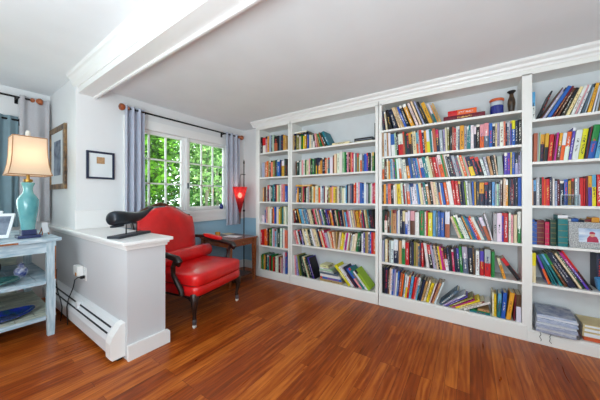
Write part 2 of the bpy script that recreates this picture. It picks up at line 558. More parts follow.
# ------------------------------------------------------------------ outside
struct(MB().box(-30, -3.6, -10, 24, -.75, -.6).build('lawn', 'lawn'))
def tree(x, y, h, r, z0, nleaf, lm, label, seed, lean=0, size=.075, trunk=.09, group='trees outside the window', zmin=None):
    rn = random.Random(seed)
    t = thing('tree', label, 'tree', (x, y, -.6), 0, group)
    top = Vector((lean, lean*.5, h*.9))
    tb = MB()
    tb.tube([(0, 0, -.05), (lean*.2, .02, h*.3), (lean*.55, -.03, h*.6), top], [trunk, trunk*.75, trunk*.5, trunk*.2], 8)
    for k in range(7):
        q = .35 + .08*k
        a = k*2.4
        p = Vector((lean*q, lean*.5*q, h*q))
        tb.tube([p, p+Vector((math.cos(a)*r*.45, math.sin(a)*r*.45, h*.10)), p+Vector((math.cos(a)*r*.8, math.sin(a)*r*.8, h*.14))], [trunk*.4, trunk*.25, .008], 6)
    tb.build('trunk', 'bark', t, True)
    V, F_, tone = [], [], []
    blobs = []
    for _ in range(26):
        a = rn.uniform(0, 2*PI); q = math.sqrt(rn.random())*r*.62; zz = rn.uniform(z0, h)
        blobs.append((Vector((math.cos(a)*q + lean*zz/h, math.sin(a)*q + lean*.5*zz/h, zz)), rn.uniform(.22, .42)*r))
    for i in range(nleaf):
        c, br = rn.choice(blobs)
        d = Vector((rn.gauss(0, 1), rn.gauss(0, 1), rn.gauss(0, 1))).normalized()*br*(rn.random()**.45)
        p = c + d
        u = Vector((rn.gauss(0, 1), rn.gauss(0, 1), rn.gauss(0, .7))).normalized()
        v = u.cross(Vector((rn.gauss(0, 1), rn.gauss(0, 1), rn.gauss(0, 1)))).normalized()
        s = size*rn.uniform(.6, 1.3)
        n = len(V)
        V += [p-u*s, p-v*s*.45, p+u*s, p+v*s*.45]
        F_.append((n, n+1, n+2, n+3))
        tone.append(rn.random()**1.2)
    me = bpy.data.meshes.new('foliage')
    me.from_pydata([tuple(q) for q in V], [], F_)
    at = me.attributes.new('Tone', 'FLOAT', 'FACE')
    at.data.foreach_set('value', tone)
    me.materials.append(M[lm])
    o = bpy.data.objects.new('foliage', me)
    sc.collection.objects.link(o); o.parent = t
    return t
tree(-6.0, 2.35, 3.6, 1.15, .5, 4600, 'leaf1', 'bushy fresh-green tree close outside the first casement beside the curtain', 1)
tree(-6.7, 4.7, 4.2, 1.15, .8, 2400, 'leaf3', 'slender pale-leaved tree seen through the casement nearer the red lamp', 3, .15, trunk=.06)
tree(-10.0, 3.6, 5.6, 2.0, .3, 6500, 'leaf1', 'broad bright-green tree filling the first casement beyond the nearer bush', 2, size=.10)
tree(-10.3, 7.9, 6.4, 2.2, .2, 6500, 'leaf2', 'dark-green tree standing far back behind the pale slender tree', 4, size=.11)
tree(-15.0, 6.0, 8.0, 2.6, .2, 5200, 'leaf2', 'tall dark-green tree at the back between the two casements', 5, size=.14)
tree(-8.3, .2, 4.4, 1.5, .2, 3600, 'leaf2', 'green tree outside the neighbouring room window behind the table lamp', 7, size=.10)
V, F_, tone = [], [], []
rn = random.Random(21)
for i in range(20000):
    p = Vector((-18.5+rn.uniform(-.8, .8), rn.uniform(1, 21), -.6+7.5*rn.random()**.9))
    u = Vector((rn.gauss(0, 1), rn.gauss(0, 1), rn.gauss(0, .7))).normalized()
    v = u.cross(Vector((rn.gauss(0, 1), rn.gauss(0, 1), rn.gauss(0, 1)))).normalized()
    q = rn.uniform(.12, .24); n = len(V)
    V += [tuple(p-u*q), tuple(p-v*q*.5), tuple(p+u*q), tuple(p+v*q*.5)]
    F_.append((n, n+1, n+2, n+3)); tone.append(rn.random()**1.3)
me = bpy.data.meshes.new('hedge_foliage')
me.from_pydata(V, [], F_)
me.attributes.new('Tone', 'FLOAT', 'FACE').data.foreach_set('value', tone)
me.materials.append(M['leaf2'])
o = bpy.data.objects.new('hedge_foliage', me)
sc.collection.objects.link(o)
tag(o, 'tall green hedge at the far end of the garden behind the trees', 'hedge', None, 'stuff')
# ------------------------------------------------------------------ built-in bookcases
BAYS = [(-2.73, -2.172, (1.925, 1.545, 1.168, .838, .49), .112, 'narrow white built-in bookcase of six shelves beside the window corner'),
        (-2.098, -.907, (1.905, 1.545, 1.163, .867, .572), .13, 'white built-in bookcase with a black box and teal book on its top shelf'),
        (-.834, .374, (2.0, 1.70, 1.44, 1.16, .833, .50), .14, 'white built-in bookcase with the cobalt jar, carved vase and flat red books on top'),
        (.44, 1.66, (1.903, 1.54, 1.168, .833, .504), .105, 'white built-in bookcase holding the framed photo and the plastic-wrapped bundle')]
for i, (x0, x1, zs, zb, lab) in enumerate(BAYS):
    bc = thing('bookcase', lab, 'bookcase', (x0, YF, 0), 0, 'built-in white bookcases')
    l = .075 if i == 0 else .033
    r = .033 if i < 3 else .08
    fr = MB()
    fr.box(-l, 0, 0, .25, 0, 2.30); fr.box(x1-x0, x1-x0+r, 0, .25, 0, 2.30)
    fr.box(-l, x1-x0+r, 0, .02, 2.292, 2.36); fr.box(0, x1-x0, .02, .25, 2.298, 2.32)
    fr.build('case_frame', 'shelf', bc)
    MB().box(-l, x1-x0+r, .25, .254, 0, 2.36).build('back_panel', 'back', bc)
    for z in zs:
        MB().box(0, x1-x0, .002, .25, z-.022, z, .002).build('shelf', 'shelf', bc)
    MB().box(0, x1-x0, .0, .25, zb-.02, zb).build('shelf', 'shelf', bc)
    MB().box(-l, x1-x0+r, -.006, .02, 0, zb-.018, .002).build('toe_kick', 'shelf', bc)
prof = [(YF+.02, 2.335), (YF-.008, 2.335), (YF-.014, 2.35), (YF-.03, 2.362), (YF-.036, 2.382), (YF-.058, 2.398), (YF-.064, 2.408), (YF-.064, H), (YF+.02, H)]
struct(MB().prism(prof, -2.865, 1.76, 'x').build('trim_3', 'trim'))
struct(MB().box(-2.81, 1.76, YF+.0, YB, 2.36, H).build('trim_4', 'shelf'))

# ------------------------------------------------------------------ books
RGB = dict(w=(226, 226, 224), c=(222, 206, 168), z=(190, 148, 98), a=(222, 158, 44), O=(222, 98, 36), y=(226, 204, 30), r=(200, 26, 34), R=(196, 28, 84),
           p=(220, 150, 156), m=(112, 22, 40), x=(92, 56, 36), X=(172, 92, 62), k=(24, 24, 28), n=(26, 36, 66), b=(38, 90, 178), l=(92, 164, 208), s=(88, 104, 124),
           e=(168, 172, 178), v=(164, 160, 200), u=(84, 66, 172), M=(186, 38, 138), t=(24, 118, 126), g=(32, 128, 62), d=(24, 62, 50), o=(136, 128, 56), f=(150, 194, 44), S=(224, 122, 94), G=(172, 204, 172))
WORD = dict(w='white', c='cream', z='tan', a='amber', O='orange', y='yellow', r='red', R='crimson', p='pink', m='maroon', x='brown', X='terracotta', k='black', n='navy',
            b='blue', l='pale-blue', s='slate', e='grey', v='lavender', u='violet', M='magenta', t='teal', g='green', d='bottle-green', o='olive', f='lime', S='salmon', G='mint')
def book_geo(w, h, d, code, right, rn, fluted=False):
    """Cover quads with two colour layers, and page-block quads; spine on y=0, foot on z=0."""
    cs = code.split('/')
    ca = lin(RGB[cs[0]]); cb = lin(RGB[cs[-1]])
    jit = lambda c: tuple(max(0, min(1, v*rn.uniform(.88, 1.12))) for v in c)
    ca = jit(ca); cb = ca if len(cs) == 1 else jit(cb)
    lum = sum(RGB[cs[0]])/3
    ink = lin(rn.choice([(236, 232, 220), (236, 232, 220), (222, 184, 96), (226, 226, 230), (210, 60, 50)]) if lum < 120 else rn.choice([(30, 30, 40), (120, 24, 30), (30, 50, 110), (246, 246, 244), (40, 40, 40)]))
    x0 = -w if right else 0.0
    c = min(.0028, w*.16)
    V, F, C, K = [], [], [], []
    def quad(p, col, k=None):
        n = len(V); V.extend(p); F.append((n, n+1, n+2, n+3)); C.append(col); K.append((*(k or (0, 0, 0)), 1 if k else 0))
    def bx(a0, a1, b0, b1, c0, c1, col, skip=()):
        P = lambda i, j, k: ((a0, a1)[i], (b0, b1)[j], (c0, c1)[k])
        for nm, q in (('-y', (P(0,0,0), P(1,0,0), P(1,0,1), P(0,0,1))), ('+y', (P(1,1,0), P(0,1,0), P(0,1,1), P(1,1,1))), ('-x', (P(0,1,0), P(0,0,0), P(0,0,1), P(0,1,1))),
                      ('+x', (P(1,0,0), P(1,1,0), P(1,1,1), P(1,0,1))), ('-z', (P(0,1,0), P(1,1,0), P(1,0,0), P(0,0,0))), ('+z', (P(0,0,1), P(1,0,1), P(1,1,1), P(0,1,1)))):
            if nm not in skip: quad(q, col)
    # spine front, as a grid of rows with a title strip down the middle
    split = rn.uniform(.45, .68)
    t0 = rn.uniform(.08, .3); t1 = rn.uniform(.6, .93)
    rows = sorted({0, split, t0, t1, .06 if rn.random() < .5 else .9, 1.0})
    band = rn.random()
    m0, m1 = (.28, .72) if w < .03 else (.34, .66)
    bul = .0015 if w > .02 else 0
    for za, zb in zip(rows, rows[1:]):
        zm = (za+zb)/2
        col = cb if zm < split else ca
        title = t0 < zm < t1
        if len(cs) == 1 and band < .22 and zm > max(t1, .88): col = ink
        if fluted: title = False
        X = [x0, x0+w*m0, x0+w*m1, x0+w]; Yq = [0, -bul, -bul, 0]
        for q in range(3):
            quad(((X[q], Yq[q], za*h), (X[q+1], Yq[q+1], za*h), (X[q+1], Yq[q+1], zb*h), (X[q], Yq[q], zb*h)), col, ink if (title and q == 1 and w > .009 and band < .8) else None)
    if fluted:
        for q in (.12, .3, .5, .7, .88):
            bx(x0+w*.06, x0+w*.94, -.0028, 0, h*q-.002, h*q+.002, lin((150, 126, 70)), ('+y',))
    bx(x0, x0+w, 0, c, 0, h, ca, ('-y',))
    bx(x0, x0+c, c, d, 0, h, ca, ('-y',)); bx(x0+w-c, x0+w, c, d, 0, h, ca, ('-y',))
    nC = len(F)
    bx(x0+c*1.02, x0+w-c*1.02, c*1.02, d-.004, .003, h-.004, lin((228, 218, 196)), ('-y', '-z'))
    return V, F, C, K, nC
def color_mesh(name, V, F, C, K, m):
    me = bpy.data.meshes.new(name)
    me.from_pydata(V, [], F)
    for nm, vals in (('Col', [(*c, 1) for c in C]), ('Ink', K)):
        at = me.color_attributes.new(nm, 'FLOAT_COLOR', 'CORNER')
        at.data.foreach_set('color', [q for v in vals for _ in range(4) for q in v])
    me.materials.append(M[m])
    return me
REST = [[], [], [], []]        # the books that show smallest, gathered into one object
def put_book(code, w, h, d, loc, lean, label=None, group=None, rz=0, fluted=False, single=True, seed=0):
    """lean in degrees: + tips the top towards -x, 90 lies flat."""
    rn = random.Random(seed*7919 + int(loc[0]*10000) + int(loc[2]*1000)*31)
    V, F, C, K, nC = book_geo(w, h, d, code, lean < 0, rn, fluted)
    if not single:
        R = Matrix.Translation(loc) @ Matrix.Rotation(rz, 4, 'Z') @ Matrix.Rotation(-math.radians(lean), 4, 'Y')
        n = len(REST[0])
        REST[0] += [tuple(R @ Vector(v)) for v in V]
        REST[1] += [tuple(i+n for i in f) for f in F]
        REST[2] += C; REST[3] += K
        return None
    me = color_mesh('book', V[:nC*4], F[:nC], C[:nC], K[:nC], 'book')
    o = bpy.data.objects.new('book', me)
    sc.collection.objects.link(o)
    o.location = loc
    o.rotation_mode = 'XYZ'
    o.rotation_euler = (0, -math.radians(lean), rz)
    pm = bpy.data.meshes.new('pages')
    pm.from_pydata(V[nC*4:], [], [tuple(i-nC*4 for i in f) for f in F[nC:]])
    pm.materials.append(M['pages'])
    po = bpy.data.objects.new('pages', pm)
    sc.collection.objects.link(po); po.parent = o
    tag(o, label, 'book', group)
    return o
CASE = {1: 'narrow bookcase by the window', 2: 'second bookcase from the window', 3: 'third bookcase from the window', 4: 'bookcase with the framed photo'}
ROW = {1: 'top shelf', 2: 'second shelf', 3: 'third shelf', 4: 'fourth shelf', 5: 'fifth shelf', 6: 'sixth shelf', 7: 'bottom shelf'}
ORD = ['first', 'second', 'third', 'fourth', 'fifth', 'sixth', 'seventh', 'eighth', 'ninth', 'tenth', 'eleventh', 'twelfth', 'thirteenth', 'fourteenth', 'fifteenth', 'sixteenth']
def cname(code):
    p = code.split('/')
    return WORD[p[0]] if len(p) == 1 else '%s-over-%s' % (WORD[p[0]], WORD[p[1]])
def rowname(bay, row):
    row = int(row)
    return 'bottom shelf' if (bay < 3 and row == 6) or row == 7 else ROW[row]
DATA = [
    (1, 1, 1.925, 'k,-27260,374,250,0 r/w,-26880,624,240,0* p,-26250,363,252,0 a,-25880,403,252,0 v,-25470,394,256,0 d,-25070,234,255,0 G,-24830,274,256,0 k/X,-24530,683,230,0* k,-23840,314,230,0 s,-23520,373,225,0 n,-23140,374,234,0 a,-22760,253,225,0 z,-22500,283,214,0'),
    (1, 2, 1.545, 'v,-26970,514,233,0 X,-26450,163,234,0 z,-26280,234,222,0 O,-26040,304,247,0 z,-25730,243,253,0 k,-25480,254,253,0 S,-25220,493,230,0 o,-24720,384,247,0 n,-24330,234,251,0 t,-24090,183,256,0 b,-23840,474,247,0* k,-23330,244,238,0 w/a,-23080,463,231,0 d,-22610,254,256,0 k,-22350,243,250,0'),
    (1, 3, 1.168, 'a,-26810,254,212,0 x,-26550,403,229,0 w,-26140,203,247,0 m,-25930,154,245,0 n,-25770,344,254,0 w,-25420,253,235,0 d,-25160,434,236,0 t,-24720,264,262,0 n,-24450,274,266,0 r,-24170,223,254,0 c,-23940,283,249,0 g,-23650,204,241,0 w,-23440,223,254,0 p,-23140,294,262,0 S,-22840,314,254,0 b,-22430,323,236,0'),
    (1, 4, 0.838, 'w,-26970,514,114,0 b,-26350,243,197,0 p,-26100,263,247,0 c,-25730,363,252,0 w,-25360,394,224,0 x,-24960,194,246,0 O,-24760,224,238,0 b,-24430,194,255,0 w,-24090,333,252,0 y,-23590,253,245,0 o,-23330,244,259,0 t,-22990,264,246,0 c,-22720,253,259,0 w,-22460,213,256,0'),
    (1, 5, 0.490, 'r,-27260,363,235,0 r,-26890,323,242,0 O,-26450,304,252,0 O,-26140,303,266,0 k,-25830,304,267,0 o,-25420,213,247,0 g,-25200,274,270,0 w,-24920,234,271,0 p,-24680,243,265,0 l,-24430,294,261,0 e,-24130,283,269,0 d,-23840,503,280,0* w,-23330,334,289,0 t,-22990,224,271,0 w,-22760,234,287,0 S,-22520,413,260,0'),
    (1, 6, 0.112, 'o,-27260,146,212,0 a,-27100,146,212,0 g,-26940,269,236,0 o,-26660,182,228,0 a,-26470,138,231,0 n,-26300,261,238,0 t,-25930,290,233,0 r,-25420,109,225,0 k,-25260,167,230,0 g,-25020,182,239,0 r,-24720,203,215,0 k,-24430,124,240,0 w,-24230,174,236,0 w,-23980,160,217,0 m,-23590,182,238,0 z,-23330,160,234,0 p,-23100,146,222,0 w,-22800,261,319,0 b,-22430,232,314,0'),
    (2, 1, 1.905, 'z,-20940,189,213,0 n,-20740,218,192,0 o,-20420,167,213,0 o,-20180,167,208,0 c,-19940,240,189,0 g,-19560,182,203,0 y,-19260,211,184,0 a,-18960,196,201,0 b,-18570,232,194,0 c,-18190,225,186,0 w,-17870,167,182,0 k/w,-17620,232,181,0 p,-17160,188,193,7 z,-16800,163,189,12 g,-16490,209,188,16 X,-16080,176,209,21 d,-15770,251,202,24 t,-15360,316,220,27'),
    (2, 2, 1.545, 'x,-20540,253,203,0 d,-20280,334,206,0 w,-19850,164,192,0 G,-19680,163,210,0 p,-19510,244,209,0 w,-19260,243,218,0 g,-18930,164,206,0 c,-18760,403,201,0 p,-18350,203,222,0 g,-18140,114,224,0 k,-17980,214,207,0 g,-17710,263,206,0 d,-17440,243,219,0 k/y,-17190,214,220,0 n,-16970,194,222,0 n/a,-16770,294,216,0 a,-16470,223,196,0 n,-16160,214,215,0 k,-15940,174,213,0 O,-15760,234,201,0 c,-15520,174,202,0 t,-15340,254,207,0 w,-15050,393,209,0* x,-14620,163,231,0 c,-14450,324,247,0* w,-14050,323,252,0* w,-13690,354,269,0* G,-13250,214,256,0 g,-13030,154,258,0 n,-12820,164,251,0 p,-12650,163,253,0 k,-12480,134,235,0 m,-12340,134,249,0 S,-12180,163,246,0 R,-12010,154,240,0 w,-11830,214,229,0 s,-11610,224,230,0 o,-11380,213,225,0 w,-11120,134,210,0 w/O,-10980,224,213,0 s,-10680,174,196,0 b,-10500,304,211,0* u,-10190,174,219,0 n,-10010,183,219,0 k,-9820,164,194,0 w,-9650,103,210,0 g,-9530,203,221,0'),
    (2, 3, 1.163, 'b/c,-20460,223,219,0 a,-20230,204,209,0 n,-20020,243,209,0 d,-19770,264,213,0 z,-19460,174,225,0 R,-19280,183,221,0 k,-19090,254,203,0 w,-18760,223,204,0 e,-18530,254,222,0 z,-18270,183,220,0 d,-18080,254,212,0 c,-17790,234,220,0 a,-17550,223,213,0 w,-17290,214,224,0 c,-17070,234,224,0 O,-16800,283,202,0 w,-16470,223,222,0 e,-16240,234,221,0 m,-15970,174,220,0 w,-15790,294,220,0 m,-15490,214,201,0 o,-15270,214,207,0 a,-15050,283,220,0 p,-14760,203,213,0 y,-14550,244,204,0 o,-14300,203,197,0 c,-14050,164,207,0 w,-13880,173,212,0 k,-13700,154,215,0 e,-13540,194,208,0 c,-13330,234,189,0 w,-13090,214,192,0 l,-12840,124,223,0 n,-12710,134,233,0 e,-12550,233,222,0 s,-12310,234,242,0 n,-12050,254,226,0 O,-11760,143,251,0 r,-11610,134,251,0 w,-11440,183,251,0 p,-11250,223,256,0 b,-11000,244,247,0 b,-10750,254,231,0 w,-10470,234,251,0 e,-10230,233,227,0 d,-9990,194,239,0 G,-9790,134,232,0 w,-9650,133,244,0 R,-9490,153,232,0 r,-9330,164,244,0'),
    (2, 4, 0.867, 'm,-20800,246,204,4 k,-20350,186,181,10 k,-20020,190,206,14 a,-19740,126,210,16 x,-19600,133,207,16 l,-19450,188,210,16 l,-19240,209,209,16 c,-19010,161,206,16 s,-18830,167,189,16 l,-18600,188,204,16 s,-18320,195,199,16 c,-18030,181,205,16 c,-17760,203,208,15 k,-17460,147,196,15 R,-17240,126,217,15 p,-17050,147,218,15 g,-16830,112,205,15 w,-16660,140,219,15 z,-16450,140,218,15 b,-16240,154,204,15 e,-16010,161,217,15 g,-15770,119,211,15 n,-15590,113,206,14 n,-15420,106,206,14 u,-15260,99,216,14 m,-15110,240,198,13 a,-14760,120,199,13 O,-14580,121,212,12 n,-14400,142,208,12 k,-14190,143,186,11 c,-13980,93,202,11 g,-13840,100,204,11 m,-13660,157,185,10 n,-13430,143,205,10 n,-13220,101,199,9 z,-13070,129,208,9 l,-12840,201,183,9 R,-12520,115,190,9 p,-12350,137,209,9 w,-12130,144,202,9 c,-11920,179,209,9 e,-11660,86,204,9 z,-11530,122,208,9 a,-11310,129,212,9 a,-11120,137,206,9 O,-10920,130,192,8 s,-10730,144,214,8 R,-10520,80,210,8 n,-10400,80,216,8 c,-10250,123,221,8 z,-10070,123,222,8 t,-9890,123,223,8 k,-9710,123,208,8 n,-9530,130,224,8 k,-9340,115,221,8'),
    (2, 5, 0.572, 'p,-20370,215,196,16 r,-20140,186,195,16 w,-19940,195,217,16 k,-19700,416,207,16 v,-19260,167,201,16 n,-19080,186,217,16 c,-18850,282,226,16 w,-18550,291,208,16 c,-18240,272,225,16 k,-17910,204,226,17 d,-17690,242,233,17 w,-17430,233,239,17 c,-17180,213,242,17 c,-16950,366,232,17* s,-16560,166,247,17 n,-16380,185,222,17 O,-16180,194,241,17 c,-15970,194,240,17 r,-15760,204,226,17 R,-15540,204,236,17 e,-15320,349,201,16 c,-14950,245,222,15 O,-14690,207,221,14 c,-14470,221,216,8 z,-14070,163,222,-1 c,-13720,251,222,-8 y,-13470,211,218,-8 y,-13220,241,218,-8 w,-13060,142,216,-8 M,-12800,251,221,-8 w,-12610,182,221,-8 z,-12480,122,197,-8 x,-12350,122,218,-8 e,-12150,192,200,-8 c,-11940,201,211,-8 c,-11610,320,220,-8* g,-11350,192,236,-8 d,-11120,221,245,-8 w,-10800,174,226,0 v,-10620,134,248,0 u,-10480,114,237,0 o,-10360,184,255,0 z,-10170,183,256,0 s,-9980,183,253,0 b,-9790,174,260,0 r,-9610,274,253,0* O,-9330,184,251,0'),
    (2, 6, 0.130, 'w,-20850,196,281,2 p,-20600,203,275,3 v,-20290,246,266,5 o,-19840,215,290,9 d,-19410,205,283,13 k,-19050,181,269,16 k,-18800,153,292,17 G,-18520,151,292,19 c,-18300,150,291,20 d,-18130,198,288,20 d,-17910,191,289,20 n,-17700,143,284,20 u,-17540,170,291,20 k,-17350,184,290,20'),
    (3, 1, 2.000, 'n,-8160,138,219,4 c,-7900,166,212,7 k,-7570,320,233,11* n,-7030,390,229,16* c,-6480,151,253,19 c,-6260,123,256,20 z,-6120,204,253,20* b,-5890,218,249,20* k,-5650,252,264,20* a,-5270,347,266,20* w,-4720,204,272,20* c,-4380,184,283,20* v,-4070,157,279,20* k,-3810,184,263,20* a,-3490,340,243,20* w/t,-2950,143,224,20 a,-2710,89,206,20 z,-2540,157,218,20'),
    (3, 2, 1.700, 'z,-8320,134,272,0 w,-8130,313,271,1* z,-7760,133,272,2 w,-7620,253,266,2* b/w,-7310,403,246,3* G,-6900,183,256,3 k,-6710,183,260,3 w/r,-6520,493,240,3* X,-6020,173,256,3 d,-5840,173,249,3 n,-5660,243,233,3* a/k,-5410,233,235,3* n,-5170,123,245,3 c,-5040,343,243,3* l/O,-4650,163,228,4 e,-4480,133,247,4 r,-4340,253,249,4* n,-4080,203,244,4* a,-3870,203,234,4* w/y,-3660,273,243,4* t,-3380,203,246,4* w,-3170,73,224,4 X,-3090,283,245,4* R/n,-2800,253,231,4* e,-2520,303,221,3* v,-2180,133,225,2 c,-2020,153,237,2* o,-1860,143,240,1 k,-1650,184,238,0* X,-1460,154,237,0* r,-1300,154,221,0* w,-1130,144,239,0* s,-970,124,234,0 a,-820,333,237,0* e,-470,204,231,0* t,-240,134,221,0 t,-100,144,233,0* w,60,224,227,0* w/n,310,164,212,0* k,500,243,226,0* p/O,770,304,221,0* p/s,1090,344,230,0* b,1470,233,222,0* n,1720,183,212,0* c,1930,114,212,0 v,2070,154,213,0* w,2250,254,221,0* S,2520,124,224,0* n,2670,94,205,0 s,2770,94,208,0 e,2880,94,212,0 u,2990,74,220,0 y/b,3090,214,221,0* n,3330,163,216,0* k,3520,205,221,0*'),
    (3, 3, 1.440, 'w/O,-8310,203,232,0 x,-8060,263,210,1* c,-7790,153,228,1 a,-7590,163,209,2 l,-7420,203,230,2 e,-7170,153,227,3 b,-7010,133,221,3 g,-6870,153,229,3 w,-6670,213,225,4* w/O,-6410,223,227,5* e,-6140,163,225,6 w,-5970,292,213,6* n/a,-5590,291,208,8* b,-5290,221,225,8* s,-5020,260,216,9* b,-4750,191,217,9 l,-4510,181,214,10 S,-4320,122,219,10 w/b,-4150,317,207,11* t,-3820,288,222,11* w,-3520,141,209,11 c,-3370,219,226,11* X,-3140,219,215,11* r,-2890,288,210,11* p,-2560,131,214,11 w/O,-2390,298,230,11* g,-2070,141,234,11 z,-1910,111,232,11 w,-1750,82,235,12 n,-1660,179,233,12* k,-1470,199,231,12* n,-1260,111,230,12 e,-1100,237,216,13* s,-850,218,200,13* c,-580,139,214,14 O,-420,217,211,14* G,-170,100,206,14 p,-60,100,193,14 n/y,90,341,191,15* n,450,312,187,15* k,820,282,180,16* w,1120,207,158,14* e,1360,199,180,12* z,1590,200,180,10* k,1820,182,184,8* c,2020,103,187,7 e,2140,363,176,3* u,2550,214,197,0* u,2770,203,198,0* y,2990,94,200,0 b,3110,174,198,0* n/v,3310,194,193,0* v,3530,103,196,0 e,3640,85,203,0'),
    (3, 4, 1.160, 'k,-8320,144,220,0 a,-8170,253,226,0* s,-7870,193,232,1 S,-7670,313,228,1* k,-7310,253,210,2* w,-7040,183,210,2 c,-6850,183,226,2 y,-6620,363,225,3* w,-6210,203,232,4* m,-6000,163,210,4 e,-5810,143,226,4 e/O,-5620,312,224,5* l,-5290,103,233,5 w,-5140,322,227,6* w,-4800,212,219,6* l,-4540,113,211,7 b,-4420,103,220,7 c,-4300,252,226,7* w,-4000,132,223,8 t,-3830,211,236,8* z,-3590,241,214,8* k,-3310,201,238,8* c,-3080,211,239,8* c,-2850,192,233,8* e,-2630,102,238,8 n/O,-2490,152,226,8 w,-2320,83,228,8 b,-2220,231,223,8* O,-1940,241,227,8* w,-1660,360,236,8* r,-1290,232,244,7* r,-1040,262,237,6* n,-750,182,235,6* n,-540,213,232,5* f,-310,83,227,5 w,-200,133,233,4 e,-30,213,213,4* b,210,133,228,2* a,360,123,225,1 n,520,193,227,0* a/n,740,354,216,0* n,1120,254,215,0* n,1400,253,222,0* l,1690,174,218,0* e,1910,114,201,0 G,2040,104,200,0 s,2160,124,220,0* x,2290,123,230,0* c,2500,154,247,0* a,2670,154,237,0* d,2870,70,248,0 n,2950,103,244,0* m,3060,94,244,0 n,3160,94,251,0 n,3270,84,252,0 k,3370,94,249,0 b,3500,224,252,0*'),
    (3, 5, 0.833, 'd,-8320,231,258,0* k/w,-8080,320,241,0* x,-7750,241,242,0* t,-7500,142,253,0 z,-7350,142,262,0 z,-7170,349,259,0* v,-6760,152,253,0 w,-6600,161,263,0 n,-6390,231,264,0* c/n,-6120,221,254,0* w/b,-5870,250,239,0* w,-5590,211,257,0* p/x,-5330,418,257,0* w,-4860,389,244,0* g,-4400,389,261,0* w,-3950,152,251,0 r,-3790,132,261,0 y,-3610,389,244,0* l,-3170,241,265,0* s,-2900,161,250,0* b,-2720,181,260,0* b,-2490,339,249,0* w/X,-2070,389,261,0* c,-920,207,221,20* f,-690,114,227,20 g,-520,113,243,21 w,-390,178,243,21* w,-190,178,238,21* n,10,77,235,21 a,100,113,229,21 t,230,160,236,21* b,450,149,218,22* r,620,131,216,22 O,770,113,236,22 w,900,223,225,22* s,1150,216,226,20* w/X,1390,264,223,19* w,1670,109,253,14* e,1780,260,255,0* w,2050,329,260,0* u,2410,102,262,0* r,2530,290,261,0* w,2880,142,266,0* p,3030,142,248,0* c,3210,221,250,0* w/g,3480,211,277,0*'),
    (3, 6, 0.500, 'v,-8320,154,242,0 s,-8160,153,265,0 c,-8000,264,259,0* x,-7720,104,244,0 e,-7580,154,248,0 w,-7390,274,248,0* w/n,-7080,473,264,0* z,-6540,294,253,0* w/g,-6200,314,267,0* r,-5830,343,243,0* k,-5410,194,266,0* n,-5190,184,252,0* o,-4960,154,262,0 z,-4790,183,251,0* s,-4570,134,243,0 n,-4430,134,262,0 r,-4240,203,251,1* w,-3760,271,254,7* r/k,-3390,290,244,9* v,-3090,171,240,9* e,-2910,132,231,9 c,-2770,132,241,9 k,-2630,142,229,8 y,-2480,162,234,8* M,-2310,172,234,8* R,-2130,122,217,8 k/w,-2000,261,213,7* n,-1730,163,234,6* k,-1560,153,235,5* R,-1400,173,217,4* n,-1220,203,237,3* u/n,-1010,193,235,3* g,-790,213,255,3* e/s,-530,413,255,3* n/k,-90,343,253,2* x,280,133,254,2* w,450,273,227,0* u/r,780,294,229,0* e/r,1130,444,251,0* g,1630,243,236,0*'),
    (3, 7, 0.140, 'k,-8320,274,296,0* n,-7740,293,298,-1* x,-7590,143,273,-2 c,-7470,113,297,-2 w,-7330,133,290,-3 b,-7130,183,290,-3* v,-7010,113,282,-3 w,-6810,163,255,-4 b,-6600,173,276,-4* X,-6370,163,268,-5 O,-6200,163,255,-6 t,-6060,93,267,-6 w,-5940,113,261,-6 w/y,-5750,172,242,-7 r,-5560,162,256,-7 l,-5290,231,246,-8* r,-5020,231,246,-9* p,-4870,131,239,-10 w/l,-4700,151,246,-10 d,-4580,101,246,-11 n,-4320,218,235,-12* z,-4100,188,226,-13* c,-3880,178,238,-14* y,-3580,254,218,-15* w,-3420,118,222,-16 m,-3310,89,237,-17 z,-3100,184,230,-18* w,-2940,135,245,-19'),
    (3, 7.5, 0.140, 'c,1700,123,218,0 y,1840,154,205,0* l/t,2300,253,220,-2* b,2610,273,235,-4* a,2990,311,246,-7* m,3290,83,236,-2 x/w,3380,333,238,0*'),
    (4, 1, 1.903, 'l/w,4420,208,240,0* k,4910,106,235,-20* x,4990,70,269,-30 v,5160,91,251,-29* e,5250,70,262,-29 b,5570,228,261,-28* m,5780,123,258,-27* x,6050,149,238,-25* k,6350,183,228,-23* c,6640,185,225,-21* w,6920,180,225,-19* p,7070,91,233,-18* w,7250,124,226,-17* s,7430,84,229,-15* e,7570,85,228,-14* a,7840,178,228,-12* w,8020,86,231,-10* e,8170,95,226,-9* z,8570,274,224,-6 z,8870,216,222,-4 k,9040,156,216,-4 x,9220,173,194,-4 m,9430,198,199,-4 n,9680,241,181,-4'),
    (4, 2, 1.540, 'X,4730,233,245,-1* e,4820,70,242,-1 G,4900,70,249,-2 a/n,5150,243,231,-2* a/k,5370,213,234,-3* r,5640,243,223,-4* m,5750,83,217,-5 M,5870,103,234,-5* a/x,6070,163,226,-6* w/O,6310,212,223,-6* O/w,6590,252,230,-6* u,6770,153,259,-6* w,7130,341,237,-7* y,7460,291,242,-7* n,7560,73,244,-7* m,7640,73,254,-7* g/b,8020,340,265,-8* l,8260,211,240,-8* c,8450,172,260,-8 r,8640,162,246,-8 n,8890,221,249,-8 e,9080,152,233,-8 b,9390,271,234,-8 w,9570,162,245,-8'),
